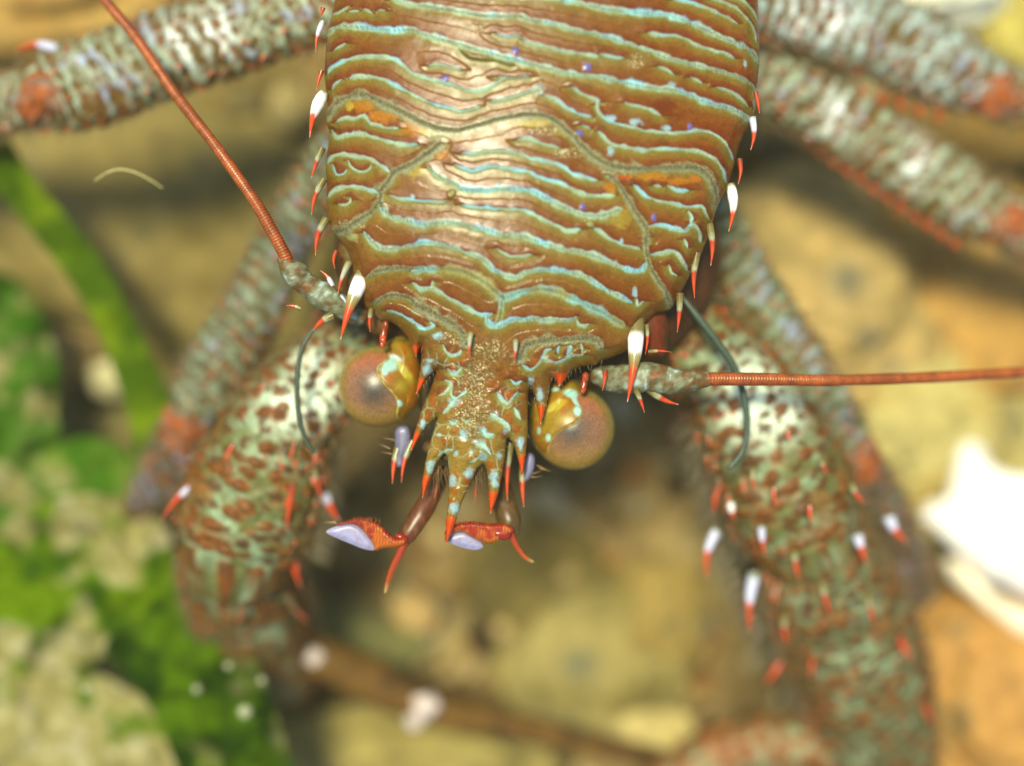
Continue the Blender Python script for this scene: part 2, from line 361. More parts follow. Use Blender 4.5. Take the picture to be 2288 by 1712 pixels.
for a in [('4 880,690', 5, 8), ('4 985,1120', 5, 10), ('2 790,1230', 8, 16), ('3 1000,330', 5, 7), ('2 980,1000', 13, 8), ('2 790,970', 13, 7), ('2 1290,700', 9, 7), ('2 1250,1050', 9, 6), ('1 1090,640', 9, 6), ('1 1700,960', 9, 6), ('2 1890,530', 4, 9), ('3 1210,1490', 10, 8),
          ('5 1540,280', 14, 8), ('5 1400,700', 9, 11), ('5 1350,1380', 5, 9), ('5 1740,1090', 14, 12), ('5 1860,1500', 10, 10), ('5 2080,1450', 8, 8), ('5 1740,745', 11, 7), ('5 1440,580', 9, 5), ('6 300,1270', 11, 9), ('6 170,1460', 8, 8), ('6 90,1600', 9, 9), ('6 620,1600', 8, 12), ('6 870,1010', 8, 13), ('6 910,550', 8, 8), ('6 330,145', 10, 7), ('6 750,840', 7, 12), ('6 900,95', 16, 6),
          ('A 1240,100', 8, 7), ('A 1330,205', 12, 12), ('A 1490,180', 10, 8), ('A 1560,210', 8, 5), ('A 1260,370', 7, 6), ('A 1480,290', 11, 11), ('A 1490,395', 8, 9), ('A 1220,610', 8, 12), ('A 1375,540', 10, 12), ('A 1590,570', 10, 10), ('A 1600,640', 10, 9), ('A 1040,460', 10, 9), ('A 1030,520', 8, 7), ('A 1700,150', 10, 12), ('A 1825,290', 6, 14), ('A 1240,850', 12, 12), ('A 1220,820', 6, 7), ('A 960,120', 6, 10), ('A 1110,205', 5, 5), ('A 1640,385', 5, 6), ('A 1390,350', 5, 6), ('A 1280,900', 6, 10)]: spot(*a, CYB, .55)
for a in [('3 1320,305', 9, 9), ('4 620,550', 9, 9)]: spot(*a, lin((175, 175, 105)), .3, .05)
GRAINS = [('6 250,480', 40, 24), ('3 1600,1590', 30, 16), ('6 130,750', 40, 30), ('6 60,900', 36, 40), ('6 100,1150', 30, 40), ('6 30,1350', 26, 34), ('A 1420,240', 22, 30), ('A 1330,60', 30, 24), ('A 1200,350', 14, 9), ('5 1640,330', 34, 14), ('4 820,120', 30, 12), ('3 480,560', 40, 12), ('2 300,1080', 60, 9), ('2 450,1260', 40, 14), ('2 1010,500', 24, 18), ('1 1500,240', 30, 12)]

# dome height: relaxed membrane over the outline, on a coarse raster
gs = 10.; gx = np.arange(700, 1730, gs); gy = np.arange(-220, 1240, gs); GX, GY = np.meshgrid(gx, gy)
msk = inside(GX, GY, outline) | ((GY < -190) & (GX > 752) & (GX < 1690)); phi = np.zeros(GX.shape)
for it in range(2600):
    p = np.pad(phi, 1, mode='edge'); phi = np.where(msk, .25*(p[:-2, 1:-1]+p[2:, 1:-1]+p[1:-1, :-2]+p[1:-1, 2:])+1, 0)
phi = (phi/phi.max())**.62
def blur(a, n):
    for _ in range(n):
        p = np.pad(a, 1, mode='edge'); a = (p[:-2, 1:-1]+p[2:, 1:-1]+p[1:-1, :-2]+p[1:-1, 2:]+2*a)/6
    return a
phi = blur(phi, 4)
def bil(x, y):
    u = np.clip((x-gx[0])/gs, 1, len(gx)-3.001); v = np.clip((y-gy[0])/gs, 1, len(gy)-3.001)
    i = u.astype(int); j = v.astype(int); fu = u-i; fv = v-j
    def wts(f): return [(1-f)**3/6, (3*f**3-6*f**2+4)/6, (-3*f**3+3*f**2+3*f+1)/6, f**3/6]
    r = 0
    for a, wa in enumerate(wts(fv)):
        for b, wb in enumerate(wts(fu)): r = r+wa*wb*phi[j-1+a, i-1+b]
    return r
_cache = {}
def fields(X, Y):
    """relief and pigment of the shell from the traced ridge lines"""
    if 'k' in _cache and _cache['k'] == len(X): return _cache['v']
    n = len(X); jx = X+1.6*vn(X, Y, 18, 5); jy = Y+1.8*vn(X, Y, 16, 6)
    dn = np.full(n, 1e3); sg = np.ones(n)           # nearest ridge
    up = np.full(n, 400.); dnn = np.full(n, 400.)
    col = None; H = np.zeros(n); lay = []
    for k, wd, P in LN:
        m = (X > P[:, 0].min()-45) & (X < P[:, 0].max()+45) & (Y > P[:, 1].min()-45) & (Y < P[:, 1].max()+45)
        ii = np.where(m)[0]
        if not len(ii): continue
        d, nx, ny, ln = seg_dist(jx[ii], jy[ii], P)
        s = np.where(jy[ii] >= ny, 1., -1.)
        b = d < dn[ii]; ji = ii[b]; dn[ji] = d[b]; sg[ji] = s[b]
        lay.append((k, wd, ii, d, s, ln))
    big = fbm(X, Y, 160, 31, 3); fine = fbm(X, Y, 10, 41, 3); mid = fbm(X, Y, 40, 51, 3)
    q = np.exp(-(dn/15.)**1.5)
    c = mix(BR, lin((144, 100, 40)), sst(big, -.3, .5))
    c = mix(c, lin((150, 62, 16)), sst(X, 1350, 1700)*.45)
    c = mix(c, OLV, (sg > 0)*q*.95); c = mix(c, RUST, (sg < 0)*q*1.0)
    c = c*(1+.25*fine+.12*mid)[:, None]
    ros = sst(Y, 840, 1000)*(1-sst(np.abs(X-1070), 190, 260))
    c = mix(c, lin((172, 142, 56))*(1+.3*mid)[:, None], ros*.7)
    hd = sst(Y, 770, 800)*(1-sst(np.abs(X-1080), 170, 210)); v1, v2, vv = voro(X+9*vn(X, Y, 22, 93), Y*.8+9*vn(X, Y, 22, 94), 27, 92)
    c = mix(c, lin((168, 84, 22))*(.8+.4*vv)[:, None], (1-sst(v1, .2, .38))*hd*.75*(vv > .35)); c = mix(c, lin((165, 190, 150), .8), (1-sst(v2-v1, .03, .16))*hd*.55*sst(fbm(X, Y, 40, 95, 2), -.2, .25)); H += .02*hd*(1-sst(v1, .1, .5))
    H += -.036*np.tanh(sg*dn/4.5)*np.exp(-dn/15.)*(1-ros*.5)
    for (x, y, rx, ry, cc, soft, h) in SP:
        m = np.where((np.abs(X-x) < rx*1.8) & (np.abs(Y-y) < ry*1.8))[0]
        r = np.hypot((jx[m]-x)/rx, (jy[m]-y)/ry)*(1+.25*mid[m]+.3*vn(X[m], Y[m], 6, 91)); t = 1-sst(r, 1-soft, 1+soft*.6)
        c[m] = mix(c[m], cc, t*(.6 if cc is ORP or cc is YEL else .72)); H[m] += h*t
    for s_, rx, ry in GRAINS:
        x, y = tr(s_)[0]; m = np.where((np.abs(X-x) < rx*1.6) & (np.abs(Y-y) < ry*1.6))[0]
        r = np.hypot((X[m]-x)/rx, (Y[m]-y)/ry)+.35*mid[m]; t = 1-sst(r, .7, 1.15)
        v1, v2, vv = voro(X[m], Y[m], 4.6, 71); pat = sst(fbm(X[m], Y[m], 22, 72, 3), -.35, .3)
        gc = ramp(vv, [(0, lin((80, 50, 30))), (.35, lin((130, 110, 70))), (.7, lin((190, 170, 110))), (1, lin((230, 210, 150), .7))])
        g = sst(vv, .35, .5)*t*(v1 < .45)*(.25+.75*pat)
        c[m] = mix(mix(c[m], lin((125, 105, 60)), t*.4), gc, np.clip(g, 0, 1)); H[m] += .012*g
    for order in ('g', 'o', 'y', 'C', 'c'):
        for k, wd, ii, d, s, ln in lay:
            if k != order: continue
            ww = wd*(1+.28*vn(ln, ln*0, 14, int(wd*7))+.3*vn(X[ii], Y[ii], 26, 61))*.86
            # taper to both ends
            L = ln.max() if len(ln) else 1
            if k != 'g': ww = ww*np.clip(np.minimum(ln, L-ln)/14+.35, .35, 1)*1.3
            sd = d*s                                              # + is in front of the ridge
            ed = 1+.16*vn(X[ii]+9, Y[ii], 7, 63)+.22*vn(X[ii], Y[ii], 17, 65)*(s < 0); t = (1-sst(d*ed, ww*.35, ww*1.35))*(.82+.18*vn(ln, ln*0, 22, 64))
            if k == 'g':
                t = 1-sst(d*ed, ww*.9, ww*1.7)
                br = np.sin(ln*1.9+2*vn(X[ii], Y[ii], 6, 3)); v = vn(X[ii], Y[ii], 3.2, 81)
                cc = mix(lin((118, 112, 70)), lin((180, 175, 128)), np.clip(.5+.5*v, 0, 1)); cc = cc*(1+.22*br)[:, None]
                cc = mix(cc, lin((150, 175, 150)), sst(sd, 0, ww)*.35)
            elif k == 'o': cc = np.broadcast_to(lin((110, 120, 60)), (len(ii), 3))
            elif k == 'y':
                br = np.sin(ln*1.5); cc = mix(lin((190, 195, 125)), lin((150, 215, 205), .8), sst(fbm(X[ii], Y[ii], 60, 9, 2), .0, .4)); cc = cc*(1+.10*br)[:, None]
            else:
                bl = sst(fbm(X[ii], Y[ii], 55, 19, 2), -.1, .5)
                cc = mix(lin((185, 220, 185), .88), CY, bl); cc = mix(cc, lin((130, 195, 245), .92), np.clip(-sd/ww, 0, 1)*(.15+.5*bl)); cc = mix(cc, lin((165, 180, 90)), np.clip(sd/ww, 0, 1)*.6)
                side = sst(X[ii], 1500, 1680)*.4+.25*(1-sst(X[ii], 740, 800)); cc = mix(cc, lin((150, 150, 110)), side)
            dark = np.exp(-((sd+ww+2.2)/1.8)**2)*.65*sst(np.sin(ln*1.6), -1.2, .6)   # row of setae roots
            if wd >= 4.5: c[ii] = mix(c[ii], lin((78, 34, 20)), dark)
            c[ii] = mix(c[ii], cc, t*(.95 if k != 'o' else .6)); H[ii] += .003*t
            halo = np.exp(-np.maximum(d-ww, 0)/6.5)*(s > 0)*(1-t)
            c[ii] = mix(c[ii], lin((150, 150, 70)), halo*.6)
    for x, y, L, bx, by in TIPS:
        d = np.hypot((X-x)*1.0, Y-y); nn = vn(X, Y, 9, 2)*3
        u = np.array([bx-x, by-y])/math.hypot(bx-x, by-y); al = (X-x)*u[0]+(Y-y)*u[1]; pe = np.abs(-(X-x)*u[1]+(Y-y)*u[0])
        t = (1-sst(al+nn, L-3, L+4))*(1-sst(pe-al*.34, 4, 8))*(d < L*1.3); c = mix(c, OR, t)
        c = mix(c, TIP, 1-sst(d, 3, 9))
    H += .0015*fine+.004*mid+.012*ros*fbm(X, Y, 14, 97, 2)
    _cache['k'] = n; _cache['v'] = (c, H); return c, H
def edge(d, w): u = 1-np.clip(d/w, 0, 1); return np.sqrt(np.maximum(1-u*u, 0))
def tilt(Y): return -.10*sst(Y, 560, 760)+.28*sst(Y, 740, 960)
def car_z(X, Y, d):
    c, H = fields(X, Y); dd = np.clip(d/9., 0, 1)
    wd = 42-22*sst(Y, 700, 860)
    return -.45+1.0*bil(X, Y)*np.clip(d/25., 0, 1)**.5*1.0+.33*edge(d, wd)*(1-.55*sst(Y, 760, 880))+H*dd+tilt(Y)
def car_b(X, Y, d): return -.45-.12*edge(d, 20)-.9*sst(d, 60, 240)+tilt(Y)
car = plate('carapace', outline, 2.0, car_z, car_b, lambda X, Y, d: fields(X, Y)[0], M_SHELL, lob)
_cache.clear()
def sk(col, n=.2, s=.35): return lambda A, TH, L: np.asarray(col)*(1+n*fbm(A, TH, s, 7, 3))[..., None]
# little spines standing on the shell (their own sub-parts)
for a in [((722,18),(718,38),7,'red'),((722,48),(706,118),9,'blue'),((719,158),(707,202),7,'red'),((725,206),(692,308),17,'white'),((720,330),(696,398),11,'plain'),((724,400),(696,480),11,'plain'),((730,488),(705,571),12,'plain'),
          ((781,585),(755,656),10,'long'),((752,560),(748,600),7,'red'),((812,618),(812,652),5,'red'),((830,690),(827,742),8,'plain'),((1053,742),(1049,800),8,'long'),((1152,758),(1148,810),8,'long'),
          ((1688,205),(1697,254),7,'red'),((1680,262),(1677,336),11,'blue'),((1652,355),(1649,412),8,'red'),((1632,410),(1628,518),14,'white'),((1584,500),(1588,594),12,'plain'),((1557,565),(1552,666),12,'plain'),((1519,655),(1513,743),11,'plain'),
          ((1445,725),(1442,792),7,'plain'),((1449,786),(1500,787),6,'plain'),((1352,826),(1346,873),8,'red'),((1420,870),(1440,922),9,'plain')]:
    z = -.22 if a[0][0] < 1040 or a[0][0] > 1200 else .55
    spine(a[0], a[1], a[2], z, z+.02, a[3], .05 if a[0][0] < 1100 else -.04, car)
BIG = [(0, lin((135, 115, 50))), (.2, lin((150, 140, 80))), (.27, WH), (.42, WH), (.48, lin((190, 185, 120))), (.58, lin((185, 150, 80))), (.64, OR), (.95, OR), (1, TIP)]
for b, t, r in [((824,590),(761,759),18),((1421,706),(1402,898),18)]:
    k = np.linspace(0, 1, 22); X_ = b[0]+(t[0]-b[0])*k-6*np.sin(k*math.pi)*(1 if b[0] < 1000 else -1); Y_ = b[1]+(t[1]-b[1])*k
    tube('spine', np.stack([X_, Y_, -.30+.36*np.sin(k*1.9), r*np.interp(k, [0, .3, .45, .6, 1], [1.1, 1., .85, .55, .05])], 1), M_SPINE, car, 20, 2, lambda A, TH, L: ramp(A/L, BIG), capround=False)
# ---- parts under the shell
def blob(name, px, py, z, rx, ry, rz, colf, mat, parent, n=48, rot=0, disp=None):
    u = np.linspace(0, math.pi, n); v = np.linspace(0, 2*math.pi, n*2, endpoint=False); U, Vv = np.meshgrid(u, v, indexing='ij')
    x = np.sin(U)*np.cos(Vv); y = np.sin(U)*np.sin(Vv); zz = np.cos(U)
    k = 1 if disp is None else 1+disp(x, y, zz)
    X = x*k*rx; Y = y*k*ry; c, s = math.cos(rot), math.sin(rot)
    PX = px+X*c-Y*s; PY = py+X*s+Y*c; Z = z+zz*k*rz/100
    Wv = W(px, py, z); f = (D-z)/D
    V = np.stack([Wv[0]+(PX-px)/100*f, Wv[1]-(PY-py)/100*f, Z], -1)
    m, q = U.shape; idx = np.arange(m*q).reshape(m, q); j = np.roll(idx, -1, 1)
    F = np.stack([idx[:-1], idx[1:], j[1:], j[:-1]], -1).reshape(-1, 4)
    col = colf(PX, PY, zz) if callable(colf) else np.broadcast_to(colf, V.shape)
    return mesh_np(name, V.reshape(-1, 3), F, np.asarray(col).reshape(-1, 3), mat, parent)
plate('abdomen', crom(np.array([(800,-190),(1640,-190),(1660,-420),(1600,-760),(1420,-1000),(1020,-1000),(850,-760),(780,-420)], float), 5, True), 9,
      lambda X, Y, d: -.9+1.1*edge(d, 300)-.12*np.abs(np.sin(Y/95.)), lambda X, Y, d: -1.4-.8*edge(d, 200), lambda X, Y, d: mix(mix(BR, RUST, sst(fbm(X, Y, 60, 4), -.2, .3)), CY*.8, sst(np.sin(Y/16.+.8*fbm(X, Y, 120, 5)), .75, .95)), M_SHELL, lob)
blob('thorax', 1180, 560, -1.9, 430, 330, 110, lambda X, Y, z: lin((90, 55, 25))*(1+.3*fbm(X, Y, 30, 3))[..., None], M_LIMB, lob, 60)
blob('face', 1105, 850, -1.6, 205, 105, 60, lambda X, Y, z: lin((95, 78, 52))*(1+.4*fbm(X, Y, 22, 4))[..., None], M_LIMB, lob, 50)
tube('cheek_plate', [(1400,640,-.9,40),(1450,720,-.95,42),(1462,775,-1.,30)], M_LIMB, lob, 24, 8, lambda A, TH, L: mix(lin((125, 52, 20)), lin((90, 60, 25)), sst(fbm(A, TH, .3, 3), -.2, .4)))
tube('cheek_plate', [(790,560,-.9,35),(810,640,-.95,40),(850,720,-1.,30)], M_LIMB, lob, 24, 8, lambda A, TH, L: mix(lin((125, 62, 20)), lin((120, 110, 55)), sst(fbm(A, TH, .3, 3), -.2, .4)))
# ---- eyes: a cornea ball half wrapped by the yellow eye stalk
def eye(cx, cy, r, cap, ol, patches, flip, pseudopupil):
    def cc(X, Y, z):
        u = np.hypot(X-cx, Y-cy)/r; v = (Y-cy)/r
        c = ramp(np.clip(u, 0, 1), [(0, lin((150, 122, 92), .62)), (.6, lin((166, 118, 82), .62)), (.85, lin((166, 132, 72), .64)), (1, lin((176, 170, 84), .72))])
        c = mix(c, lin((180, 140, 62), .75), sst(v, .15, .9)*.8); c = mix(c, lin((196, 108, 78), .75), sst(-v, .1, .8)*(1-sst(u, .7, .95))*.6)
        hx, hy = pseudopupil; g = np.exp(-(((X-hx)/34)**2+((Y-hy)/42)**2)); c = mix(c, lin((74, 70, 62)), g*.92)  # view-dependent pseudopupil painted as a fixed dark patch
        v1, v2, vv = voro(X+Y*.2, Y-X*.2, 4.2, 5); return c*(1+.8*(.45-v1)+.25*(vv-.5)+.12*fbm(X, Y, 8, 9))[..., None]
    st = plate('eye_stalk', ol, 1.6, lambda X, Y, d: np.maximum(-1.23+.72*edge(d, 62)-.1*(1-edge(d, 8))+.03*fbm(X, Y, 30, 8), -1.25+.92*np.sqrt(np.maximum(r*r-(X-cx)**2-(Y-cy)**2, 0))/100+.075*edge(d, 9)), lambda X, Y, d: -1.35-.5*edge(d, 50),
          lambda X, Y, d: eyecol(X, Y, d, patches), M_STALK, lob)
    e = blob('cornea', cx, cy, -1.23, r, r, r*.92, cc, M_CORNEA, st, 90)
    return st
def eyecol(X, Y, d, patches):
    c = mix(lin((172, 128, 22)), lin((190, 165, 50)), sst(fbm(X, Y, 36, 3), -.2, .5)); c = mix(c, lin((200, 110, 20)), sst(fbm(X, Y*.6, 30, 13), .1, .5)*.6)
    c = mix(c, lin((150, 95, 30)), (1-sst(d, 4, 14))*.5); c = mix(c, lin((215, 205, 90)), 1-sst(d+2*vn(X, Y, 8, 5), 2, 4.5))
    for x, y, rx, ry, rot, cc in patches:
        dx, dy = X-x, Y-y; cs, sn = math.cos(rot), math.sin(rot); r = np.hypot((dx*cs+dy*sn)/rx, (-dx*sn+dy*cs)/ry)+.2*vn(X, Y, 12, 4)
        c = mix(c, cc, (1-sst(r, .5, 1.2)))
    return c*(1+.15*fbm(X, Y, 9, 7))[:, None]
olL = crom(tr('5 880,400 960,320 1080,290 1180,330 1280,440 1330,600 1350,760 1330,1000 1300,1140 1200,1240 1120,1320 1060,1330 1020,1240 1035,1150 1015,1050 950,965 860,870 800,780 775,690 800,640 860,590 920,520 915,450'), 4, True)
PT = lin((170, 220, 205), .85)
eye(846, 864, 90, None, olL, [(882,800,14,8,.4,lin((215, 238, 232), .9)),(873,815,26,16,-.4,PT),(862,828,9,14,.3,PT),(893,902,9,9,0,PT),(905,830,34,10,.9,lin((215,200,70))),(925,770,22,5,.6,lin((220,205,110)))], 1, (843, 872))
olR = crom(tr('6 1000,820 1120,840 1230,800 1330,850 1390,960 1330,1030 1340,1100 1395,1180 1400,1240 1370,1300 1300,1370 1200,1420 1100,1480 1040,1540 985,1640 960,1730 880,1730 800,1640 755,1490 740,1300 760,1100 860,1000 960,900'), 4, True)
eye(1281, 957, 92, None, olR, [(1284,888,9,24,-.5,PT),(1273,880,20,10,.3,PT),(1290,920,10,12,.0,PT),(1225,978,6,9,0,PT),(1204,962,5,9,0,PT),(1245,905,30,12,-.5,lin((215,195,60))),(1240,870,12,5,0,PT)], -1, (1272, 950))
# rough red rods beside the eye sockets
tube('eyelid_ridge', [(862,722,-.5,7),(858,745,-.45,8),(855,772,-.4,6)], M_SPINE, lob, 12, 8, lambda A, TH, L: mix(lin((150,70,40)), OR, sst(fbm(A, TH, .12, 3), -.1, .3)), lambda A, TH, R: .02*vn(A, TH, .08, 2))
tube('eyelid_ridge', [(1308,838,-.5,7),(1306,856,-.45,8),(1302,874,-.4,6)], M_SPINE, lob, 12, 8, lambda A, TH, L: mix(lin((150,70,40)), OR, sst(fbm(A, TH, .12, 4), -.1, .3)), lambda A, TH, R: .02*vn(A, TH, .08, 2))
# ---- antennae
def whipcol(A, TH, L):
    ring = .5+.5*np.sin(A*95); c = mix(lin((172, 74, 22), .7), lin((205, 120, 50), .7), sst(np.cos(TH-1.8), .3, 1.)*.5); return c*(1-.45*sst(ring, .45, 1.)+.25*fbm(A, TH, .4, 9)+.2*vn(A, TH*0, .13, 10))[..., None]
def basecol(A, TH, L):
    n = fbm(A*1.2, TH*.35, .22, 12); c = mix(lin((110, 95, 60)), lin((150, 155, 120)), sst(n, -.3, .2)); c = mix(c, lin((190, 215, 205), .8), sst(n, .25, .5)); return mix(c, lin((170, 90, 30)), sst(-n, .25, .45)*.6)
rough_ = lambda A, TH, R: .035*fbm(A*1.0, TH*.4, .14, 5)
at1 = tube('antenna', [(800,706,-.75,22),(768,688,-.6,26),(735,668,-.5,30),(705,650,-.42,30),(680,632,-.38,26),(660,612,-.32,29),(645,598,-.3,22),(636,584,-.3,16)], M_LIMB, lob, 32, 10, basecol, rough_)
tube('flagellum', [(645,600,-.3,13),(637,572,-.25,14),(603,508,-.2,13.5),(565,444,-.25,13),(482,327,-.45,12.5),(389,207,-.8,12),(310,93,-1.1,11),(234,0,-1.4,10.5),(150,-100,-1.8,10),(40,-230,-2.2,9)], M_WHIP, at1, 16, 70, whipcol, lambda A, TH, R: .006*np.sin(A*95)+.008*vn(A, TH*0, .5, 3), capround=False)
at2 = tube('antenna', [(1340,840,-.8,22),(1372,846,-.6,30),(1410,846,-.45,33),(1450,842,-.4,33),(1490,850,-.36,32),(1520,850,-.3,26),(1545,848,-.3,26),(1575,848,-.3,17)], M_LIMB, lob, 32, 10, basecol, rough_)
tube('flagellum', [(1570,848,-.3,15),(1600,847,-.3,15),(1720,848,-.45,14),(1841,850,-.7,13),(2013,846,-1.1,12.5),(2188,838,-1.6,12),(2330,828,-2.,11),(2480,815,-2.4,10)], M_WHIP, at2, 16, 90, whipcol, lambda A, TH, R: .006*np.sin(A*95)+.008*vn(A, TH*0, .5, 3), capround=False)
for b, t, r, k, p in [((742,640),(716,605),9,'blue',at1),((672,690),(640,683),7,'plain',at1),((745,705),(700,738),14,'plain',at1),((1450,868),(1516,904),13,'plain',at2),((1440,830),(1470,812),7,'plain',at2),((760,660),(790,690),8,'blue',at1)]:
    spine(b, t, r, -.4, -.35, k, .06, p)
# ---- antennules and mouth feelers in front of the face
LAV = lin((150, 150, 185)); 
def leafcol(a, b): return lambda X, Y, d: mix(a, b, sst(fbm(X, Y*.5, 14, 3)+.5*(d < 4), -.3, .5))
for ol, tips in [('A 720,180 760,130 830,130 860,200 840,330 800,420 790,480 730,480 720,350', [((890,1000),(877,1081),12),((922,985),(897,1078),11)]), ('A 1860,430 1900,360 1950,400 1945,500 1900,600 1850,600 1850,500', [((1170,1040),(1171,1134),12),((1140,990),(1134,1119),12)])]:
    a_ = plate('antennule', crom(tr(ol), 4, True), 1.6, lambda X, Y, d: -.75+.12*edge(d, 14), lambda X, Y, d: -.8-.12*edge(d, 14), leafcol(LAV, lin((120, 120, 150))), M_STALK, lob)
    for b, t, r in tips: spine(b, t, r, -.75, -.6, 'plain', .02, a_)
fb = tube('brow_ridge', [(960,1000,-.65,16),(1040,1020,-.6,22),(1110,1000,-.65,16)], M_LIMB, lob, 20, 8, sk(lin((100, 75, 40))))
for b, t, r in [((985,1050),(971,1115),10),((1062,1050),(1061,1125),10)]: spine(b, t, r, -.6, -.5, 'dim', .0, fb)
rnd = random.Random(5)
def hairs(name, specs, col, parent, r=1.3, mat=None):
    Vs, Fs, n0 = [], [], 0
    for (x, y, z, dx, dy, dz) in specs:
        k = 5
        for i in range(k):
            s = i/(k-1); p = W(x+dx*s+dy*.12*s*s, y+dy*s-dx*.12*s*s, z+dz*s); rr = r/100*(1-s)+.001
            for q in range(3): Vs.append(p+np.array([math.cos(q*2.094), math.sin(q*2.094), 0])*rr if abs(dz)*100 > math.hypot(dx, dy) else p+np.array([math.cos(q*2.094)*dy, math.cos(q*2.094)*dx, math.sin(q*2.094)*math.hypot(dx, dy)])/math.hypot(dx, dy)*rr)
        for i in range(k-1):
            for q in range(3): a = n0+i*3+q; b = n0+i*3+(q+1) % 3; Fs.append((a, b, b+3, a+3))
        n0 += k*3
    return tag(mesh_np(name, Vs, Fs, np.broadcast_to(col, (len(Vs), 3)), mat or M_WHIP, parent), kind='stuff')
hairs('bristles', [(rnd.gauss(m, 12), 1040+rnd.random()*14, -.5+rnd.random()*.1, rnd.gauss(-2, 5), 30+rnd.random()*32, rnd.gauss(0, .15)) for m in (985, 1062) for _ in range(26)], lin((140, 105, 60)), lob)
for s_, base in [('L', [(985,1060,-1.2,20),(965,1105,-1.,22),(940,1150,-.8,23),(915,1190,-.7,20),(905,1208,-.7,15)]), ('R', [(1118,1090,-1.3,24),(1128,1130,-1.1,27),(1138,1165,-.95,26),(1144,1185,-.9,18)])]:
    L_ = s_ == 'L'
    m_ = tube('mouth_leg', base, M_STALK, lob, 20, 8, lambda A, TH, L: mix(lin((118, 62, 30) if L_ else (100, 78, 36)), lin((150, 105, 60)), sst(fbm(A, TH, .12, 6, 3), .0, .4)*.7), lambda A, TH, R: .02*fbm(A, TH, .15, 4))
    pl = crom(tr('A 200,1005 300,955 430,930 540,960 640,1040 720,1110 800,1110 820,1160 750,1195 620,1205 545,1225 520,1160 460,1080 400,1020 320,990' if L_ else 'A 1165,1150 1160,1050 1260,985 1400,965 1560,985 1680,980 1770,1030 1740,1080 1650,1130 1550,1165 1420,1125 1300,1060 1220,1090 1190,1140'), 3, True)
    plate('palm', pl, 1.4, lambda X, Y, d: -.55+.2*edge(d, 11)+.012*np.sin(X*.9), lambda X, Y, d: -.6-.15*edge(d, 14), lambda X, Y, d: mix(lin((190, 55, 18)), lin((225, 120, 20)), sst(fbm(X, Y, 12, 4)+(Y-1180)/60, -.1, .6))*(1-.25*(np.sin(X*.9+Y*.3) > .4))[:, None], M_SPINE, m_)
    lf = crom(tr('A 110,1060 200,1010 320,985 400,1015 460,1075 525,1160 545,1220 450,1212 330,1165 220,1120' if L_ else 'A 1190,1110 1230,1080 1330,1060 1430,1115 1500,1185 1440,1220 1330,1203 1210,1160'), 3, True)
    plate('fan', lf, 1.6, lambda X, Y, d: -.62+.08*edge(d, 12), lambda X, Y, d: -.7-.05*edge(d, 12), lambda X, Y, d: mix(mix(lin((168, 168, 214), .72), lin((128, 116, 150)), sst(np.sin(X*.9-Y*1.4+2*vn(X, Y, 12, 4)), .1, 1)*.3+.35*sst(fbm(X, Y, 14, 6, 3), -.1, .4)), lin((205, 200, 220), .8), (1-sst(d, 1.5, 5))*.6), M_STALK, m_)
    pts = [(905,1208,-.6,10),(892,1240,-.6,9),(878,1268,-.65,7.5),(868,1295,-.7,6),(861,1322,-.75,3)] if L_ else [(1138,1186,-.6,8),(1150,1212,-.65,7),(1162,1232,-.7,6),(1176,1247,-.7,5),(1190,1255,-.75,3)]
    tube('palp', pts, M_SPINE, m_, 12, 8, lambda A, TH, L: ramp(A/L, [(0, lin((190, 60, 30))), (.8, lin((200, 90, 30))), (1, lin((220, 190, 110)))]))
    b = [(900,1205,-.5,12),(895,1200,-.45,9)] if L_ else [(1128,1192,-.5,16),(1112,1192,-.45,12)]
    tube('knuckle', b+[(b[-1][0]-6, b[-1][1]-2, b[-1][2], b[-1][3]*.8)], M_SPINE, m_, 16, 8, sk(lin((175, 45, 25))))
hairs('bristles', [(752,1170,-.6,-28,-6,0.),(750,1166,-.6,-24,-1,.02),(875,1015,-.75,-24,-8,0.),(872,1003,-.75,-26,-14,0.),(885,985,-.75,-30,-10,0.),(1183,1066,-.75,30,2,0.),(1185,1060,-.75,28,-6,0.),(1200,1040,-.75,24,12,0.),(1205,1046,-.7,26,10,.02)], lin((210, 160, 100)), lob, 1.6)
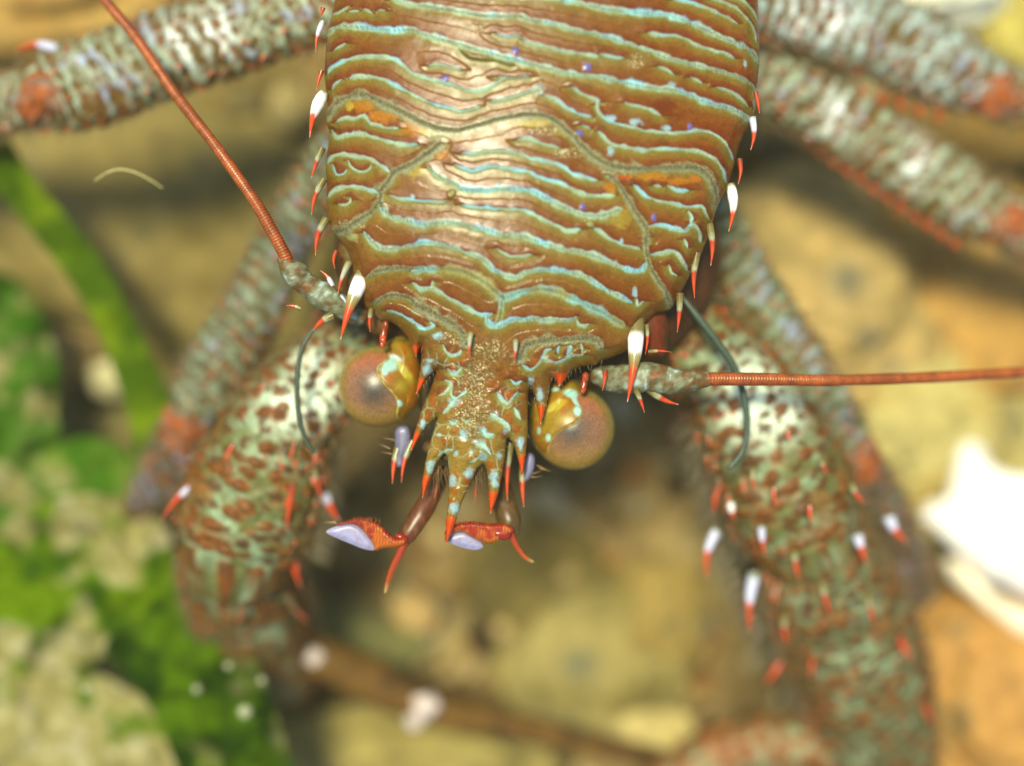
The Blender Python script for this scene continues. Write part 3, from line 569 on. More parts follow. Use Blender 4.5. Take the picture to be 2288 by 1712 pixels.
# ---- limbs: pigment and painted highlights over cell noise and slanting bars, with matching relief
def limb_cells(seed, s=.42, spotc=(108, 62, 12), netc=(122, 130, 72), painted_hi=None, str_=1.2, edge_=.0):
    def cell(A, TH, R):
        U = A; Vv = TH*1.15
        return voro(U+.13*fbm(U, Vv, .4, seed+5), Vv/str_+.13*fbm(U, Vv, .4, seed+9), s, seed)
    def f(A, TH, L):
        U = A; Vv = TH*1.15; d1, d2, v = cell(A, TH, 0)
        rr = .20+.22*v; t = (1-sst(d1+.1*vn(U, Vv, .12, seed+31), rr, rr+.12))
        e1, e2, ev = voro(U, Vv, s*.42, seed+50); t2 = (1-sst(e1, .2, .42))*(ev > .62)*sst(fbm(U, Vv, .6, seed+51), -.1, .2)
        c = mix(lin(netc), lin((150, 174, 132), .7), sst(fbm(U, Vv, .5, seed+2), -.15, .4))
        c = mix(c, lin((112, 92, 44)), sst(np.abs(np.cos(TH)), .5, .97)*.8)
        c = mix(c, lin((158, 98, 34)), sst(fbm(U, Vv, .35, seed+22), .0, .4)*.65)
        if painted_hi is not None:
            for (ha, ht, hr) in painted_hi: c = mix(c, lin((222, 240, 212), 1.0), np.exp(-(((U-ha)/hr)**2+((TH-ht)/.55)**2))*.95)  # blown highlights painted into the arm colour
        sp = mix(lin(spotc), lin((150, 88, 24)), (v > .6)*.7)
        sp = sp*(1-.35*(1-sst(d1, 0, .2)))[..., None]
        c = mix(c, sp, t*(.8+.2*v)); c = mix(c, lin(spotc)*1.1, t2*.7)
        c = mix(c, lin((195, 100, 45)), sst(fbm(U*1.3, Vv, .22, seed+21), .45, .62)*.6)
        return c*(1+.3*fbm(U, Vv, .12, seed+3)+.12*vn(U, Vv, .05, seed+4))[..., None]
    def h(A, TH, R):
        d1, d2, v = cell(A, TH, R)
        return .16*(1-sst(d1, .05, .5))*(v-.05)+.10*fbm(A, TH*1.2, .3, seed+70)+.05*fbm(A, TH*1.2, .08, seed)
    return f, h
def limb_bars(seed, pitch=.46, slant=.5, bar=(178, 196, 165), back=(118, 94, 34), painted_hi=None, w=.0):
    def PH(A, TH): return A/pitch+slant*np.cos(TH)+.62*fbm(A, TH*.8, .6, seed)+.2*vn(A, TH, .16, seed+1)
    def f(A, TH, L):
        s = np.sin(PH(A, TH)*2*math.pi); wd = .35*vn(A, TH, .5, seed+12)
        t = sst(s+wd, -.05+w, .6+w)*sst(fbm(A*1.1, TH, .5, seed+4), -.6, -.2)
        s2 = np.sin(PH(A, TH)*4*math.pi+1.3); t = np.maximum(t, sst(s2, .5, .9)*.45*sst(vn(A, TH, .4, seed+14), -.1, .3))
        n1, n2, nv = voro(A, TH*.9, .36, seed+77); t = np.maximum(t*(.55+.45*sst(nv, .2, .6)), (1-sst(n2-n1, .06, .3))*.75*sst(fbm(A, TH, .8, seed+78), -.25, .2))
        c = mix(lin(back), lin((146, 86, 26)), sst(fbm(A, TH, .4, seed+6), -.1, .4)*.75)
        b = mix(lin(bar, .7), lin((170, 186, 225), .85), sst(fbm(A, TH, .6, seed+7), .1, .5)*.75)
        cen = np.clip(np.sin(TH), 0, 1); b = mix(lin((125, 135, 90)), b, sst(cen, .25, .9)*.85+.15)  # bars painted paler along the top, a highlight held in the colour
        if painted_hi is not None:
            for (ha, ht, hr) in painted_hi: b = mix(b, lin((238, 250, 246), 1.0), np.exp(-(((A-ha)/hr)**2+((TH-ht)/.6)**2)))  # near-white highlight patches painted onto the bars
        c = mix(c, b, t)
        c = mix(c, lin((205, 95, 35)), sst(np.abs(np.cos(TH)), .88, .98)*.6*sst(vn(A, TH*0, .15, seed+8), -.2, .4))
        e1, e2, ev = voro(A, TH, .16, seed+60); c = mix(c, lin((100, 60, 20)), (1-sst(e1, .15, .4))*(ev > .7)*.6)
        return c*(1+.28*fbm(A, TH, .12, seed+3)+.1*vn(A, TH, .05, seed+9))[..., None]
    def h(A, TH, R):
        return .06*np.sin(PH(A, TH)*2*math.pi)+.05*fbm(A, TH, .3, seed)+.02*fbm(A, TH, .08, seed+2)
    return f, h
def path_px(pts):
    K = crom(np.array(pts, float), 12); T = np.gradient(K[:, :2], axis=0); T /= np.linalg.norm(T, axis=1)[:, None]+1e-9
    return K, T
def scatter(parent, pts, n, seed, ln=(16, 34), r=(3.5, 7), flat=.8, dirv=None, side=1.0):
    """many small forward leaning points and a fuzz of hairs over the upper face of a limb, each lot one mesh"""
    rg = random.Random(seed); K, T = path_px(pts); Vs, Fs, Cs, n0 = [], [], [], 0; hs = []
    ring = 6; st = [(0, lin((130, 112, 58))), (.35, lin((185, 180, 150))), (.5, OR), (.95, OR), (1, TIP)]
    for q in range(n*9):
        i = int(rg.random()*(len(K)-1)); th = rg.uniform(.0, math.pi) if q < n else (rg.choice([rg.gauss(.1, .25), rg.gauss(math.pi-.1, .25)]) if rg.random() < .65 else rg.uniform(0, math.pi))
        cx, cy, cz, R_ = K[i]; tx, ty = T[i]; sx, sy = -ty, tx
        if sx < 0: sx, sy = -sx, -sy
        o = math.cos(th)*R_*.97; x = cx+sx*o; y = cy+sy*o; z = cz+math.sin(th)*R_/100*flat*.97
        if q < n:
            L = rg.uniform(*ln); rr = rg.uniform(*r); dx = tx*L*.8+sx*math.cos(th)*L*.5; dy = ty*L*.8+sy*math.cos(th)*L*.5; dz = math.sin(th)*L/100*.6
            p0 = W(x-dx*.2, y-dy*.2, z-.04); p1 = W(x+dx, y+dy, z+dz); ax = p1-p0; ax /= np.linalg.norm(ax); u = np.cross(ax, [0, 0, 1.]); u /= np.linalg.norm(u)+1e-9; v = np.cross(ax, u)
            for k in range(7):
                s_ = k/6; p = p0+(p1-p0)*s_; w_ = rr/100*np.interp(s_, [0, .3, .7, 1], [1.2, .9, .5, .03])
                for a in range(ring): Vs.append(p+(u*math.cos(a*6.2832/ring)+v*math.sin(a*6.2832/ring))*w_); Cs.append(ramp(np.array([s_]), st)[0])
            for k in range(6):
                for a in range(ring): b_ = (a+1) % ring; Fs.append((n0+k*ring+a, n0+k*ring+b_, n0+(k+1)*ring+b_, n0+(k+1)*ring+a))
            n0 += 7*ring
        else:
            L = rg.uniform(18, 52); c_ = math.cos(th); hs.append((x, y, z, (tx*.5+sx*c_*.8)*L+rg.gauss(0, 4), (ty*.5+sy*c_*.8)*L+rg.gauss(0, 4), math.sin(th)*L/100*.7))
    tag(mesh_np('tubercles', Vs, Fs, np.array(Cs), M_SPINE, parent), kind='stuff')
    hairs('setae', hs, lin((140, 118, 70)), parent, 1.7)
def limb(name, pts, fh, parent=lob, ring=120, sub=36, flat=None, label=None):
    pts = [(a, b, c-SH*(1 if i or name != 'leg' else .6), d) for i, (a, b, c, d) in enumerate(pts)]
    flat = flat or (.8 if name in ('claw_arm', 'palm') else .62)
    o = tube(name, pts, M_LIMB, parent, ring, sub, fh[0], fh[1], flat); ARMS.append((o, pts, name))
    if label: o['label'] = label
    return o
ARMS = []; SH = .95      # how far the limbs hang below the shell
def joint(parent, pts, seed=3):
    pts = [(a, b, c-SH, d) for a, b, c, d in pts]
    return tube('joint', pts, M_LIMB, parent, 48, 14, lambda A, TH, L: mix(mix(lin((196, 104, 40)), lin((128, 62, 30)), sst(fbm(A*1.5, TH, .3, seed+5), -.1, .4)), lin((150, 140, 120)), sst(fbm(A, TH, .3, seed), .0, .35)*.7), lambda A, TH, R: .13*fbm(A, TH, .35, seed)+.05*fbm(A, TH, .12, seed), .6)
# walking legs
l1 = limb('leg', [(840,-40,-1.6,60),(740,5,-1.8,78),(620,45,-2.,86),(480,88,-2.1,94),(340,130,-2.2,98),(220,178,-2.3,100),(140,200,-2.4,96),(95,212,-2.4,74)], limb_bars(3, .46, -.55, painted_hi=[(4.2, 1.6, .5), (5.0, 1.5, .3)]))
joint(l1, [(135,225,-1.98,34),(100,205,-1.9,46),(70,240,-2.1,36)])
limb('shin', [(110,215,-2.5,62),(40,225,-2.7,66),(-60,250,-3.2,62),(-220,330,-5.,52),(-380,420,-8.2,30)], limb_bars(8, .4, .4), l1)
l2 = limb('leg', [(1600,40,-2.2,60),(1720,20,-2.8,80),(1860,50,-3.6,92),(2000,95,-3.9,96),(2110,150,-4.,90),(2190,185,-4.1,70)], limb_bars(14, .50, .55, painted_hi=[(3.4, 1.4, .7), (2.2, 1.2, .5)], bar=(195, 222, 215)))
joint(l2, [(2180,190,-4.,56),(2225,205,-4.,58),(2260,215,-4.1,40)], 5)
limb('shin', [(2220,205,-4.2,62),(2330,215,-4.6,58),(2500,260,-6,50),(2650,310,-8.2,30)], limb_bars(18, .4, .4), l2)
l3 = limb('leg', [(1560,130,-2.6,60),(1660,170,-3.,70),(1780,215,-3.5,74),(1920,295,-3.9,80),(2060,385,-4.1,82),(2170,455,-4.2,76),(2220,480,-4.3,60)], limb_bars(22, .50, .55, painted_hi=[(4.1, 1.5, .5), (6.6, 1.6, .3)]))
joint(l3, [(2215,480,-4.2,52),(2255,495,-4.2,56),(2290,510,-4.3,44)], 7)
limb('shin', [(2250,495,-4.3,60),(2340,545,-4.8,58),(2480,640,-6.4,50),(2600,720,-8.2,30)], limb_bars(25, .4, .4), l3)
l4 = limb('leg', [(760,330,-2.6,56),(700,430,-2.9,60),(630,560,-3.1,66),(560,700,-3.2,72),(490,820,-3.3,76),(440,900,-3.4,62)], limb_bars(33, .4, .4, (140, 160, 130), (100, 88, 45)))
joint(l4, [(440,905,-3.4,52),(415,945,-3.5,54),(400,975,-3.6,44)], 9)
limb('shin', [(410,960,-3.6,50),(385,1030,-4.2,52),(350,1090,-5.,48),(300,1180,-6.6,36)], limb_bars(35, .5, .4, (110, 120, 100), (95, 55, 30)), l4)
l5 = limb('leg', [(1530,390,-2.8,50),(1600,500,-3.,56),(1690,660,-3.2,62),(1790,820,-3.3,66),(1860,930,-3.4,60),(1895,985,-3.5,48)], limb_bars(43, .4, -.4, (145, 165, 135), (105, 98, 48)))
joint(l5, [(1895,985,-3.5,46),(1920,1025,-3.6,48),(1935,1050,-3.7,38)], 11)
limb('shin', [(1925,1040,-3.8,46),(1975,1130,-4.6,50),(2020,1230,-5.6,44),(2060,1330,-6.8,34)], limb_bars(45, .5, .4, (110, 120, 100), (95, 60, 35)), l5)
for x0, y0, x1, y1, n, p, z, dx, dy in [(700,95,150,290,16,l1,-2.2,-10,16),(1700,255,2150,560,15,l3,-3.9,8,14),(1740,150,2120,270,9,l2,-3.8,10,16)]:
    for i in range(n):
        s = (i+.5)/n; spine((x0+(x1-x0)*s-dx*.8, y0+(y1-y0)*s-14), (x0+(x1-x0)*s+dx, y0+(y1-y0)*s+dy*.5), 11, z-SH, z-SH+.05, 'red', .1, p)
spine((140,285),(90,300),14,-3.35,-3.35,'plain',.1,l1)
spine((130,112),(32,118),15,-2.95,-3.05,'blue',.1,l1); spine((2120,170),(2200,120),14,-4.85,-4.85,'blue',.1,l2)
# claw arms
cl = limb('claw_arm', [(880,640,-1.8,70),(800,740,-1.9,86),(715,850,-1.95,98),(634,950,-2.,122),(590,1050,-2.1,145),(552,1150,-2.3,155),(532,1225,-2.5,130)], limb_cells(7, .33, painted_hi=[(3.2, 1.9, .6), (3.8, 1.5, .5), (2.7, 1.3, .45)]))
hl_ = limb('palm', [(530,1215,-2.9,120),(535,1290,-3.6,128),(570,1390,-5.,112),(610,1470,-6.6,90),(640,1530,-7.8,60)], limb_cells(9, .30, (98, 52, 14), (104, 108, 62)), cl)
cr = limb('claw_arm', [(1380,560,-1.9,62),(1480,690,-2.,88),(1570,790,-2.1,108),(1650,890,-2.2,124),(1710,1000,-2.3,136),(1765,1110,-2.5,146),(1800,1200,-2.8,122)], limb_cells(17, .35, painted_hi=[(4.4, 1.8, .65), (4.9, 1.5, .7), (5.4, 1.9, .5)]))
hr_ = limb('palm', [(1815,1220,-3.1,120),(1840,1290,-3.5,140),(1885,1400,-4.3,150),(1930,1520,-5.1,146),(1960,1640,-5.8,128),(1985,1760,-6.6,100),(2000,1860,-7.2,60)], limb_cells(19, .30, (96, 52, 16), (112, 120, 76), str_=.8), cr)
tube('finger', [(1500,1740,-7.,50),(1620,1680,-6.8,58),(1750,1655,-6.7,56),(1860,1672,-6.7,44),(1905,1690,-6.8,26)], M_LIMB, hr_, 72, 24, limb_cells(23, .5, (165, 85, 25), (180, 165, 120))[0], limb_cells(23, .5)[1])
for b, t, r, k, p, z in [((452,1075),(360,1165),13,'blue',cl,-1.6),((655,1075),(640,1190),10,'red',cl,-1.1),((725,1105),(758,1168),15,'blue',cl,-1.9),((657,1205),(672,1312),16,'blue',cl,-2.3),((455,1165),(440,1220),12,'blue',cl,-2.2),((525,990),(500,1040),9,'red',cl,-1.),((662,985),(650,1040),7,'red',cl,-1.),((700,1040),(722,1120),9,'plain',cl,-1.4),((530,1180),(528,1250),9,'red',cl,-2.),((560,1320),(530,1400),10,'dim',hl_,-2.4),((640,1330),(690,1390),12,'dim',hl_,-3.),((600,990),(590,1030),7,'red',cl,-.9),((500,1120),(470,1160),9,'plain',cl,-1.4),((580,1100),(570,1140),8,'red',cl,-1.),
                      ((1602,1185),(1580,1292),16,'blue',cr,-2.),((1686,1280),(1676,1416),19,'blue',cr,-2.1),((1702,1175),(1711,1242),12,'blue',cr,-1.4),((1915,1195),(1936,1260),16,'blue',cr,-1.9),((1985,1155),(2028,1212),18,'blue',cr,-2.4),((1612,1080),(1596,1150),10,'red',cr,-1.9),((1632,1120),(1642,1165),10,'white',cr,-1.6),((1682,1050),(1686,1096),9,'plain',cr,-1.),((1830,1025),(1850,1060),9,'plain',cr,-1.1),((1900,1080),(1930,1125),12,'plain',cr,-1.4),((1775,1230),(1786,1296),11,'plain',cr,-1.6),
                      ((1838,1300),(1858,1374),12,'plain',hr_,-2.),((1755,1370),(1760,1440),12,'plain',hr_,-2.6),((1745,1480),(1712,1530),13,'red',hr_,-3.8),((1940,1330),(1955,1400),10,'plain',hr_,-2.4),((2010,1420),(2040,1480),12,'red',hr_,-3.2),((1880,1500),(1885,1560),10,'red',hr_,-3.6),((1820,1460),(1815,1520),9,'red',hr_,-3.2),((2060,1560),(2085,1620),10,'red',hr_,-4.4),((1810,1130),(1815,1170),9,'red',cr,-1.),((1730,1090),(1735,1130),8,'red',cr,-1.),((1760,960),(1765,990),7,'red',cr,-.9)]:
    spine(b, t, r, z-SH, z-SH+.1, k, .05, p)
for p, sg, xs in [(cl, 1, [(760,860),(752,960),(745,1060),(735,1160),(715,1250)]), (cr, -1, [(1490,830),(1515,930),(1540,1030),(1570,1120),(1600,1220),(1650,1330),(1690,1420)])]:
    X = np.array(xs, float); sp = []
    for _ in range(420):
        u = rnd.random()*(len(xs)-1.001); i = int(u); q = X[i]*(1-u+i)+X[i+1]*(u-i)
        sp.append((q[0]-sg*20, q[1]+rnd.gauss(0, 8), -3.4+rnd.gauss(0, .25), sg*(24+rnd.random()*26), 16+rnd.random()*22, rnd.gauss(-.1, .25)))
    hairs('setae', sp, lin((150, 138, 105)), p, 2.)
tube('mouth_whip', [(700,735,-1.,4),(675,780,-1.,5.5),(664,850,-1.,6),(668,930,-1.,6),(684,985,-1.,5),(700,1010,-1.,4)], M_WHIP, lob, 12, 12, sk(lin((62, 82, 62))))
tube('mouth_whip', [(1525,665,-1.2,6),(1560,710,-1.2,9),(1610,775,-1.2,9),(1645,830,-1.2,8),(1665,900,-1.2,7.5),(1668,970,-1.2,7),(1655,1015,-1.2,6),(1630,1045,-1.2,5)], M_WHIP, lob, 12, 12, sk(lin((72, 95, 78))))
for i_, (o_, p_, n_) in enumerate(ARMS):
    if n_ in ('claw_arm', 'palm'): scatter(o_, p_, 110 if n_ == 'claw_arm' else 230, 300+i_, (16, 36), (4, 8))
    else: scatter(o_, p_, 50, 300+i_, (10, 22), (4, 7))
rim = crom(outline[28:-28], 2)
hairs('bristles', [(q[0], q[1], -.3, rnd.gauss(0, 3), 6+rnd.random()*9, rnd.gauss(0, .04)) for q in rim for _ in range(1) if 690 < q[1] < 1000 and rnd.random() < .6], lin((175, 160, 105)), car, .7)
hairs('bristles', [(790+rnd.random()*60, 1165+rnd.random()*6, -.35, rnd.gauss(0, 3), -8-rnd.random()*8, .05) for _ in range(30)]+[(1020+rnd.random()*90, 1168+rnd.random()*5, -.35, rnd.gauss(0, 3), -7-rnd.random()*7, .05) for _ in range(30)], lin((190, 110, 60)), lob, .8)
# fine setae standing in the grooves and in front of the main ridges
sp = []
for k, wd, P in LN:
    if k in 'gyC' or wd >= 6:
        L = np.concatenate([[0], np.cumsum(np.linalg.norm(np.diff(P, axis=0), axis=1))])
        for s in np.arange(2, L[-1]-2, 3.2):
            x = np.interp(s, L, P[:, 0]); y = np.interp(s, L, P[:, 1])
            if y > 12: sp.append((x+rnd.gauss(0, 1), y-wd*.7+rnd.gauss(0, 1.2), 0, rnd.gauss(-.4, 1.2), 5+rnd.random()*5, .03))
XY = np.array([(a[0], a[1]) for a in sp]); dd, _, _, _ = seg_dist(XY[:, 0], XY[:, 1], outline, True)
wd_ = 42-22*sst(XY[:, 1], 700, 860); zz = -.45+1.0*bil(XY[:, 0], XY[:, 1])*np.clip(dd/25., 0, 1)**.5+.33*edge(dd, wd_)+tilt(XY[:, 1])+.05
hairs('setae', [(a[0], a[1], z, a[3], a[4], a[5]) for a, z in zip(sp, zz)], lin((120, 100, 60)), car, .45)

# ------------------------------------------------------------------ sea bed
gn = 260; gxx = np.linspace(-34, 34, gn); GXX, GYY = np.meshgrid(gxx, gxx)
gz = -11.6+1.0*fbm(GXX, GYY, 6, 77, 4)+.25*fbm(GXX, GYY, 1.2, 78, 3)
gc = mix(lin((168, 142, 84)), lin((112, 90, 44)), sst(fbm(GXX, GYY, 4, 79, 3), -.2, .4)); gc = mix(gc, lin((185, 165, 105)), sst(fbm(GXX, GYY, 1.6, 80, 3), .2, .6))
idx = np.arange(gn*gn).reshape(gn, gn)
gr = mesh_np('seabed', np.stack([GXX, GYY, gz], -1).reshape(-1, 3), np.stack([idx[:-1, :-1], idx[:-1, 1:], idx[1:, 1:], idx[1:, :-1]], -1).reshape(-1, 4), gc.reshape(-1, 3), M_ROCK)
tag(gr, kind='structure')
def rock(px, py, z, rx, ry, rz, c1, c2, label, seed, rot=0, name='rock', cat='rock', sc=1., spots=(), p2=.5, amp=.42):
    z -= 1.8 if name == 'rock' else 1.4
    k = lambda x, y, zz: amp*fbm(x+3*zz, y-2*zz, .9, seed, 4)+.05*fbm(x-zz*2, y+zz*3, .25, seed+3, 3)
    def cf(X, Y, z_):
        t = sst(fbm(X, Y, 110*sc, seed+7, 4), p2-.5, p2+.05); c = mix(lin(c1), lin(c2), t)
        c = mix(c, lin((110, 110, 85)), sst(fbm(X, Y, 60*sc, seed+11, 3), .35, .6)*.6)
        c = c*np.array([.82, .85, .70]) if name == 'rock' else c
        for sx, sy, sr, sc_ in spots: c = mix(c, lin(sc_), np.exp(-((X-sx)**2+(Y-sy)**2)/sr**2))
        return c
    return tag(blob(name, px, py, z, rx, ry, rz, cf, M_ROCK, None, 64, rot, k), label, cat)
rock(300, 520, -9.6, 480, 330, 190, (172, 150, 88), (150, 128, 66), 'wide flat tan rock under the left antenna and green blade', 101, .2)
rock(90, 30, -8.8, 300, 130, 200, (225, 180, 105), (205, 150, 80), 'orange tan rock behind the raised leg in the top left corner', 102)
rock(520, 250, -9.4, 180, 130, 130, (160, 135, 70), (120, 100, 50), 'brown rock between the left leg and the shell', 103)
rock(645, 240, -8.6, 40, 55, 60, (195, 175, 110), (170, 150, 90), 'small pale stone beside the white spined left shell edge', 104, 0, 'pebble', 'pebble')
rock(142, 790, -8.8, 75, 60, 60, (195, 165, 100), (160, 135, 80), 'round tan pebble left of the green blade', 105, 0, 'pebble', 'pebble')
rock(250, 848, -8.0, 45, 38, 45, (225, 215, 160), (200, 190, 130), 'small white pebble touching the green blade', 106, 0, 'pebble', 'pebble')
rock(310, 1000, -9.8, 260, 120, 120, (150, 138, 85), (110, 90, 45), 'dull olive rock between the green blade and the left claw', 107)
rock(1810, 700, -8.6, 270, 330, 200, (232, 195, 130), (205, 175, 115), 'large pale sandstone rock with grey spots right of the claw arm', 108, -.5, spots=((1850,640,45,(120,120,95)),(1900,760,28,(130,125,100)),(1970,830,26,(140,135,110))))
rock(2190, 700, -9.0, 270, 260, 180, (235, 180, 100), (200, 140, 70), 'orange brown rock under the right antenna tip', 109)
rock(2060, 1000, -8.6, 230, 210, 180, (240, 220, 150), (225, 195, 120), 'cream yellow rock between the right antenna and the white rock', 110)
def slab(pts, z, th, c, label, seed, name='rock', cat='rock'):
    ol = crom(np.array(pts, float), 3, True); ol = ol+np.stack([9*vn(ol[:, 0], ol[:, 1], 30, seed), 9*vn(ol[:, 0], ol[:, 1], 30, seed+1)], 1)
    return tag(plate(name, ol, 8, lambda X, Y, d: z+th*edge(d, 70)+.25*fbm(X, Y, 60, seed), lambda X, Y, d: z-th*.6*edge(d, 60), lambda X, Y, d: np.broadcast_to(lin(c), (len(X), 3))*(1+.08*fbm(X, Y, 40, seed+3))[:, None], M_ROCK), label, cat)
slab([(2150,992),(2190,1000),(2222,1045),(2300,1062),(2440,1080),(2480,1350),(2330,1345),(2199,1292),(2131,1232),(2088,1178),(2062,1150),(2083,1118),(2112,1108),(2127,1060),(2138,1010)], -8.5, .7, (305, 303, 296), 'bright white rock on the right edge', 131)
slab([(2108,1252),(2160,1272),(2212,1318),(2300,1362),(2420,1410),(2400,1450),(2300,1425),(2217,1374),(2146,1318)], -8.8, .4, (296, 285, 250), 'cream white rock splinter just below the bright white rock', 141)
rock(2200, 1560, -8.8, 260, 260, 190, (232, 170, 95), (240, 200, 130), 'orange sandy rock in the bottom right corner', 112)
rock(1960, -30, -7.0, 270, 100, 120, (305, 303, 295), (300, 292, 270), 'bright white rock behind the upper right legs', 113, p2=1.)
rock(2290, 60, -8.6, 170, 150, 150, (235, 215, 120), (205, 170, 90), 'yellow stone in the top right corner', 114)
rock(2090, 330, -10.0, 220, 130, 130, (165, 130, 70), (130, 100, 55), 'brown rock in the gap between the two right legs', 115)
rock(1330, 1500, -9.4, 210, 180, 110, (196, 176, 112), (158, 142, 82), 'round pale rock below the head with a grey spot', 116, spots=((1292,1470,34,(110,115,90)),))
rock(1190, 1290, -9.8, 170, 120, 110, (150, 130, 70), (125, 105, 55), 'olive brown stone below the right mouth leg', 117)
rock(925, 1365, -8.9, 58, 40, 45, (220, 185, 115), (190, 160, 95), 'small tan pebble below the left mouth leg', 118, .7, 'pebble', 'pebble')
rock(830, 1420, -9.6, 130, 90, 80, (150, 145, 90), (125, 118, 70), 'grey green stone just above the brown twig', 119)
rock(880, 1700, -9.2, 330, 110, 110, (195, 175, 105), (170, 150, 85), 'broad sandy rock along the bottom edge under the twig', 120)
rock(1480, 1380, -9.4, 110, 150, 100, (190, 160, 90), (150, 125, 70), 'tan stone left of the right claw', 121)
rock(1455, 1650, -8.2, 90, 60, 60, (225, 205, 130), (200, 180, 110), 'pale pebble at the bottom beside the claw finger', 122, 0, 'pebble', 'pebble')
rock(120, 1560, -9.0, 330, 260, 160, (190, 178, 108), (150, 145, 85), 'sand coloured rock under the sea lettuce in the bottom left corner', 123)
gv, gf, gcl, n0 = [], [], [], 0
rg = random.Random(9); u_ = np.linspace(0, math.pi, 7); v_ = np.linspace(0, 2*math.pi, 10, endpoint=False); UU, VV = np.meshgrid(u_, v_, indexing='ij')
bs = np.stack([np.sin(UU)*np.cos(VV), np.sin(UU)*np.sin(VV), np.cos(UU)], -1).reshape(-1, 3); ii_ = np.arange(70).reshape(7, 10); jj_ = np.roll(ii_, -1, 1)
bf = np.stack([ii_[:-1], ii_[1:], jj_[1:], jj_[:-1]], -1).reshape(-1, 4)
pal = [(205, 180, 120), (150, 120, 60), (92, 72, 36), (225, 210, 160), (120, 118, 90), (190, 130, 60), (70, 55, 28)]
for i in range(2600):
    x, y = rg.uniform(-20, 20), rg.uniform(-15, 15); r = rg.choice([.12, .18, .28, .45])*rg.uniform(.7, 1.3)
    z = -11.6+1.0*float(fbm(np.array([x]), np.array([y]), 6, 77, 4)[0])+rg.uniform(0, .25)
    k = 1+.3*vn(bs[:, 0]+i, bs[:, 1]+bs[:, 2]*2, .7, i); a = rg.uniform(0, 3.14); P = bs*k[:, None]*[r, r*rg.uniform(.6, 1), r*rg.uniform(.4, .8)]
    gv.append(np.stack([P[:, 0]*math.cos(a)-P[:, 1]*math.sin(a)+x, P[:, 0]*math.sin(a)+P[:, 1]*math.cos(a)+y, P[:, 2]+z], -1)); gf.append(bf+n0); n0 += 70
    gcl.append(np.repeat(lin(rg.choice(pal))[None]*rg.uniform(.7, 1.2), 70, 0))
tag(mesh_np('gravel', np.concatenate(gv), np.concatenate(gf), np.concatenate(gcl), M_ROCK), 'fine mixed brown and cream gravel between the rocks', 'gravel', kind='stuff')
# twig with pale grains
tw = tube('twig', [(600,1420,-7.6,34),(720,1470,-7.5,46),(850,1530,-7.5,50),(1000,1590,-7.6,38),(1180,1630,-7.8,30),(1400,1680,-8.,26),(1620,1740,-8.2,22)], M_ROCK, None, 32, 20, lambda A, TH, L: mix(lin((120, 86, 26)), lin((80, 56, 26)), sst(fbm(A, TH, 1.2, 3)+A/L-.4, -.1, .5)), lambda A, TH, R: .05*fbm(A, TH, .5, 4))
tag(tw, 'brown twig lying across the stones below the head', 'twig')
for x, y, r, z, lb in [(700,1466,22,-6.9,'pinkish grain on the left end of the twig'),(952,1575,30,-6.9,'whitish grain on the middle of the twig'),(925,1612,20,-7.,'dull grey grain on the lower side of the twig')]:
    tag(blob('grain', x, y, z, r, r, r, lin((225, 210, 200), .8), M_ROCK, None, 20, 0, lambda x, y, z: .2*vn(x*2, y*2+z, .8, 3)), lb, 'grain')
# ------------------------------------------------------------------ algae
def leaf(name, outline_, z, label, cat, seed, c1, c2, amp=.5, wl=160, sand=0., slope=(0, 0), step=7, sandlo=.0):
    ol = crom(np.array(outline_, float), 6, True); cx, cy = ol.mean(0)
    jit = 1+.05*vn(ol[:, 0], ol[:, 1], 60, seed); ol = (ol-[cx, cy])*jit[:, None]+[cx, cy]
    zf = lambda X, Y, d: z+amp*fbm(X, Y, wl, seed, 3)+slope[0]*(X-cx)/100+slope[1]*(Y-cy)/100+.02
    def cf(X, Y, d):
        c = mix(lin(c1, .75), lin(c2, .75), sst(fbm(X, Y, wl*.7, seed+5, 3), -.3, .4))
        if sand:
            s = sst(fbm(X, Y, 90, seed+9, 4), sandlo-.12, sandlo+.1)*sand
            c = mix(c, mix(lin((200, 190, 120)), lin((238, 230, 180)), sst(fbm(X, Y, 30, seed+2), 0, .5)), s)
        return c
    return tag(plate(name, ol, step, zf, lambda X, Y, d: zf(X, Y, d)-.03, cf, M_ALGA, None), label, cat)
leaf('seaweed_blade', [(-60,250),(10,300),(80,400),(160,500),(235,590),(290,700),(340,800),(385,890),(372,960),(350,1040),(330,1075),(308,1030),(290,940),(262,850),(215,730),(150,620),(70,520),(-10,420),(-80,340)], -5.6, 'long smooth green seaweed blade running down the left side', 'seaweed', 201, (124, 152, 14), (78, 110, 8), .35, 150)
leaf('sea_lettuce', [(470,1310),(520,1400),(570,1480),(610,1560),(640,1680),(680,1800),(560,1830),(420,1800),(390,1700),(350,1600),(290,1520),(235,1450),(300,1380),(370,1320),(430,1290)], -5.4, 'dark green sea lettuce leaf below the left claw', 'seaweed', 202, (92, 128, 8), (34, 66, 6), .7, 95, .3, step=6, sandlo=.3)
leaf('sea_lettuce', [(0,1180),(120,1120),(230,1110),(350,1160),(400,1260),(380,1360),(280,1440),(150,1500),(0,1480),(-120,1350)], -6.3, 'sand dusted sea lettuce leaf with a bright green fold left of the claw', 'seaweed', 203, (120, 155, 8), (62, 100, 8), 1.1, 100, .9, sandlo=-.10)
leaf('sea_lettuce', [(-80,640),(20,620),(90,700),(130,820),(130,960),(190,1060),(150,1180),(20,1210),(-120,1150)], -7.6, 'ruffled green sea lettuce on the left edge', 'seaweed', 204, (70, 120, 20), (110, 145, 60), 1.0, 80, .9, sandlo=-.06)
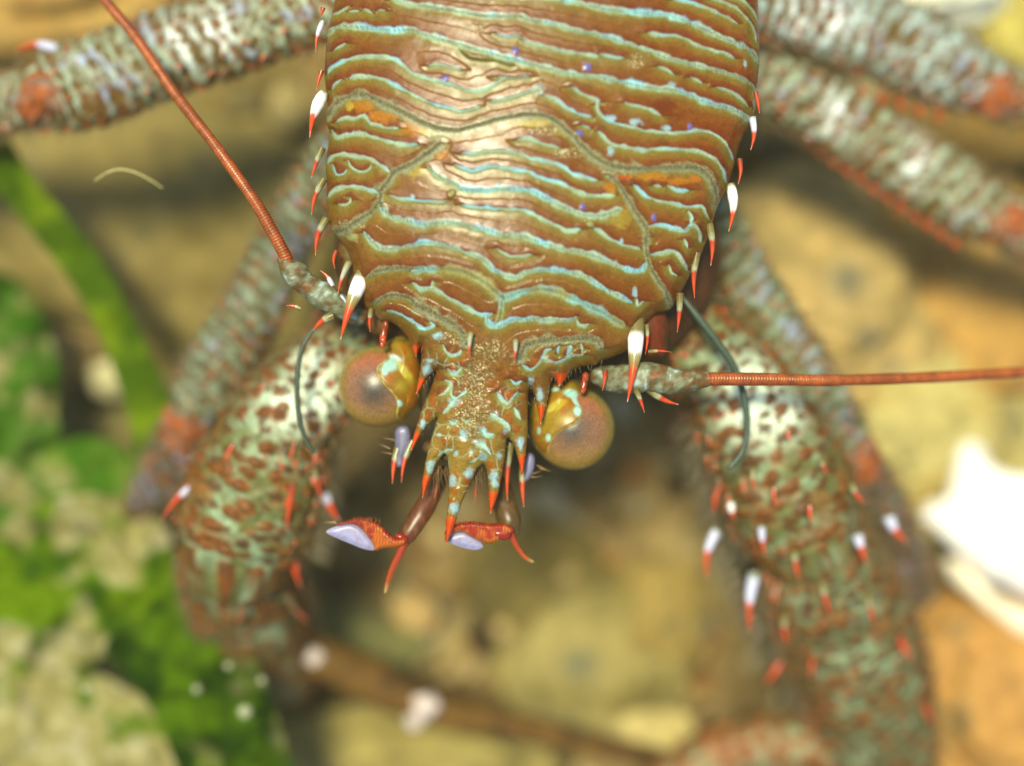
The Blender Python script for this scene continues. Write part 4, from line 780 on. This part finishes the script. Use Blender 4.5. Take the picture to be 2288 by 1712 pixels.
leaf('sea_lettuce', [(-100,1440),(60,1420),(200,1500),(330,1560),(420,1660),(430,1800),(200,1860),(-100,1840)], -6.5, 'sandy olive sea lettuce in the bottom left corner', 'seaweed', 205, (110, 140, 20), (62, 95, 20), .7, 130, .95, sandlo=-.1)
leaf('sea_lettuce', [(100,1010),(210,980),(330,1040),(350,1110),(250,1170),(140,1180),(90,1100)], -6.8, 'small green sea lettuce scrap under the tip of the long blade', 'seaweed', 206, (80, 130, 25), (120, 150, 50), .5, 80, .6, sandlo=.2)
for i, (x, y, r, z, lb) in enumerate([(548,1590,15,-4.2,'biggest pale grain on the dark green leaf, near its right edge'),(440,1540,9,-4.4,'pale grain on the middle of the dark green leaf'),(510,1488,8,-4.4,'pale grain high on the dark green leaf'),(585,1520,8,-4.5,'pale grain on the upper right rim of the dark green leaf'),(192,1540,8,-4.6,'lone pale grain over the sandy bottom left leaf')]):
    tag(blob('grain', x, y, z, r, r, r, lin((200, 205, 165), .7), M_ROCK, None, 16), lb, 'grain', 'pale grains on the sea lettuce')
fi = tube('fibre', [(212,404,-1.6,1.5),(240,386,-1.5,2),(268,379,-1.5,2),(300,385,-1.5,2),(335,402,-1.6,2),(362,420,-1.7,1.5)], M_WHIP, None, 8, 8, lin((205, 195, 130), .8))
tag(fi, 'thin pale curved fibre drifting over the tan rock on the left', 'fibre')

# ------------------------------------------------------------------ cloudy water round everything
hz = bpy.data.meshes.new('haze')
X0, X1, Y0, Y1, Z0, Z1 = -40, 40, -40, 40, -16, 33
vs = [(x, y, z) for z in (Z0, Z1) for y in (Y0, Y1) for x in (X0, X1)]
hz.from_pydata(vs, [], [(0, 2, 3, 1), (4, 5, 7, 6), (0, 1, 5, 4), (2, 6, 7, 3), (0, 4, 6, 2), (1, 3, 7, 5)])
ho = bpy.data.objects.new('haze', hz); C.collection.objects.link(ho); ho['kind'] = 'stuff'; ho['label'] = 'slightly cloudy yellow green sea water around the animal'; ho['category'] = 'water haze'
hm = bpy.data.materials.new('cloudy_water'); hm.use_nodes = True; hn = hm.node_tree
hn.nodes.remove(hn.nodes['Principled BSDF']); pv = hn.nodes.new('ShaderNodeVolumePrincipled')
pv.inputs['Color'].default_value = (.98, .9, .5, 1); pv.inputs['Density'].default_value = .0012; pv.inputs['Anisotropy'].default_value = .2
hn.links.new(pv.outputs[0], hn.nodes['Material Output'].inputs['Volume']); hz.materials.append(hm)
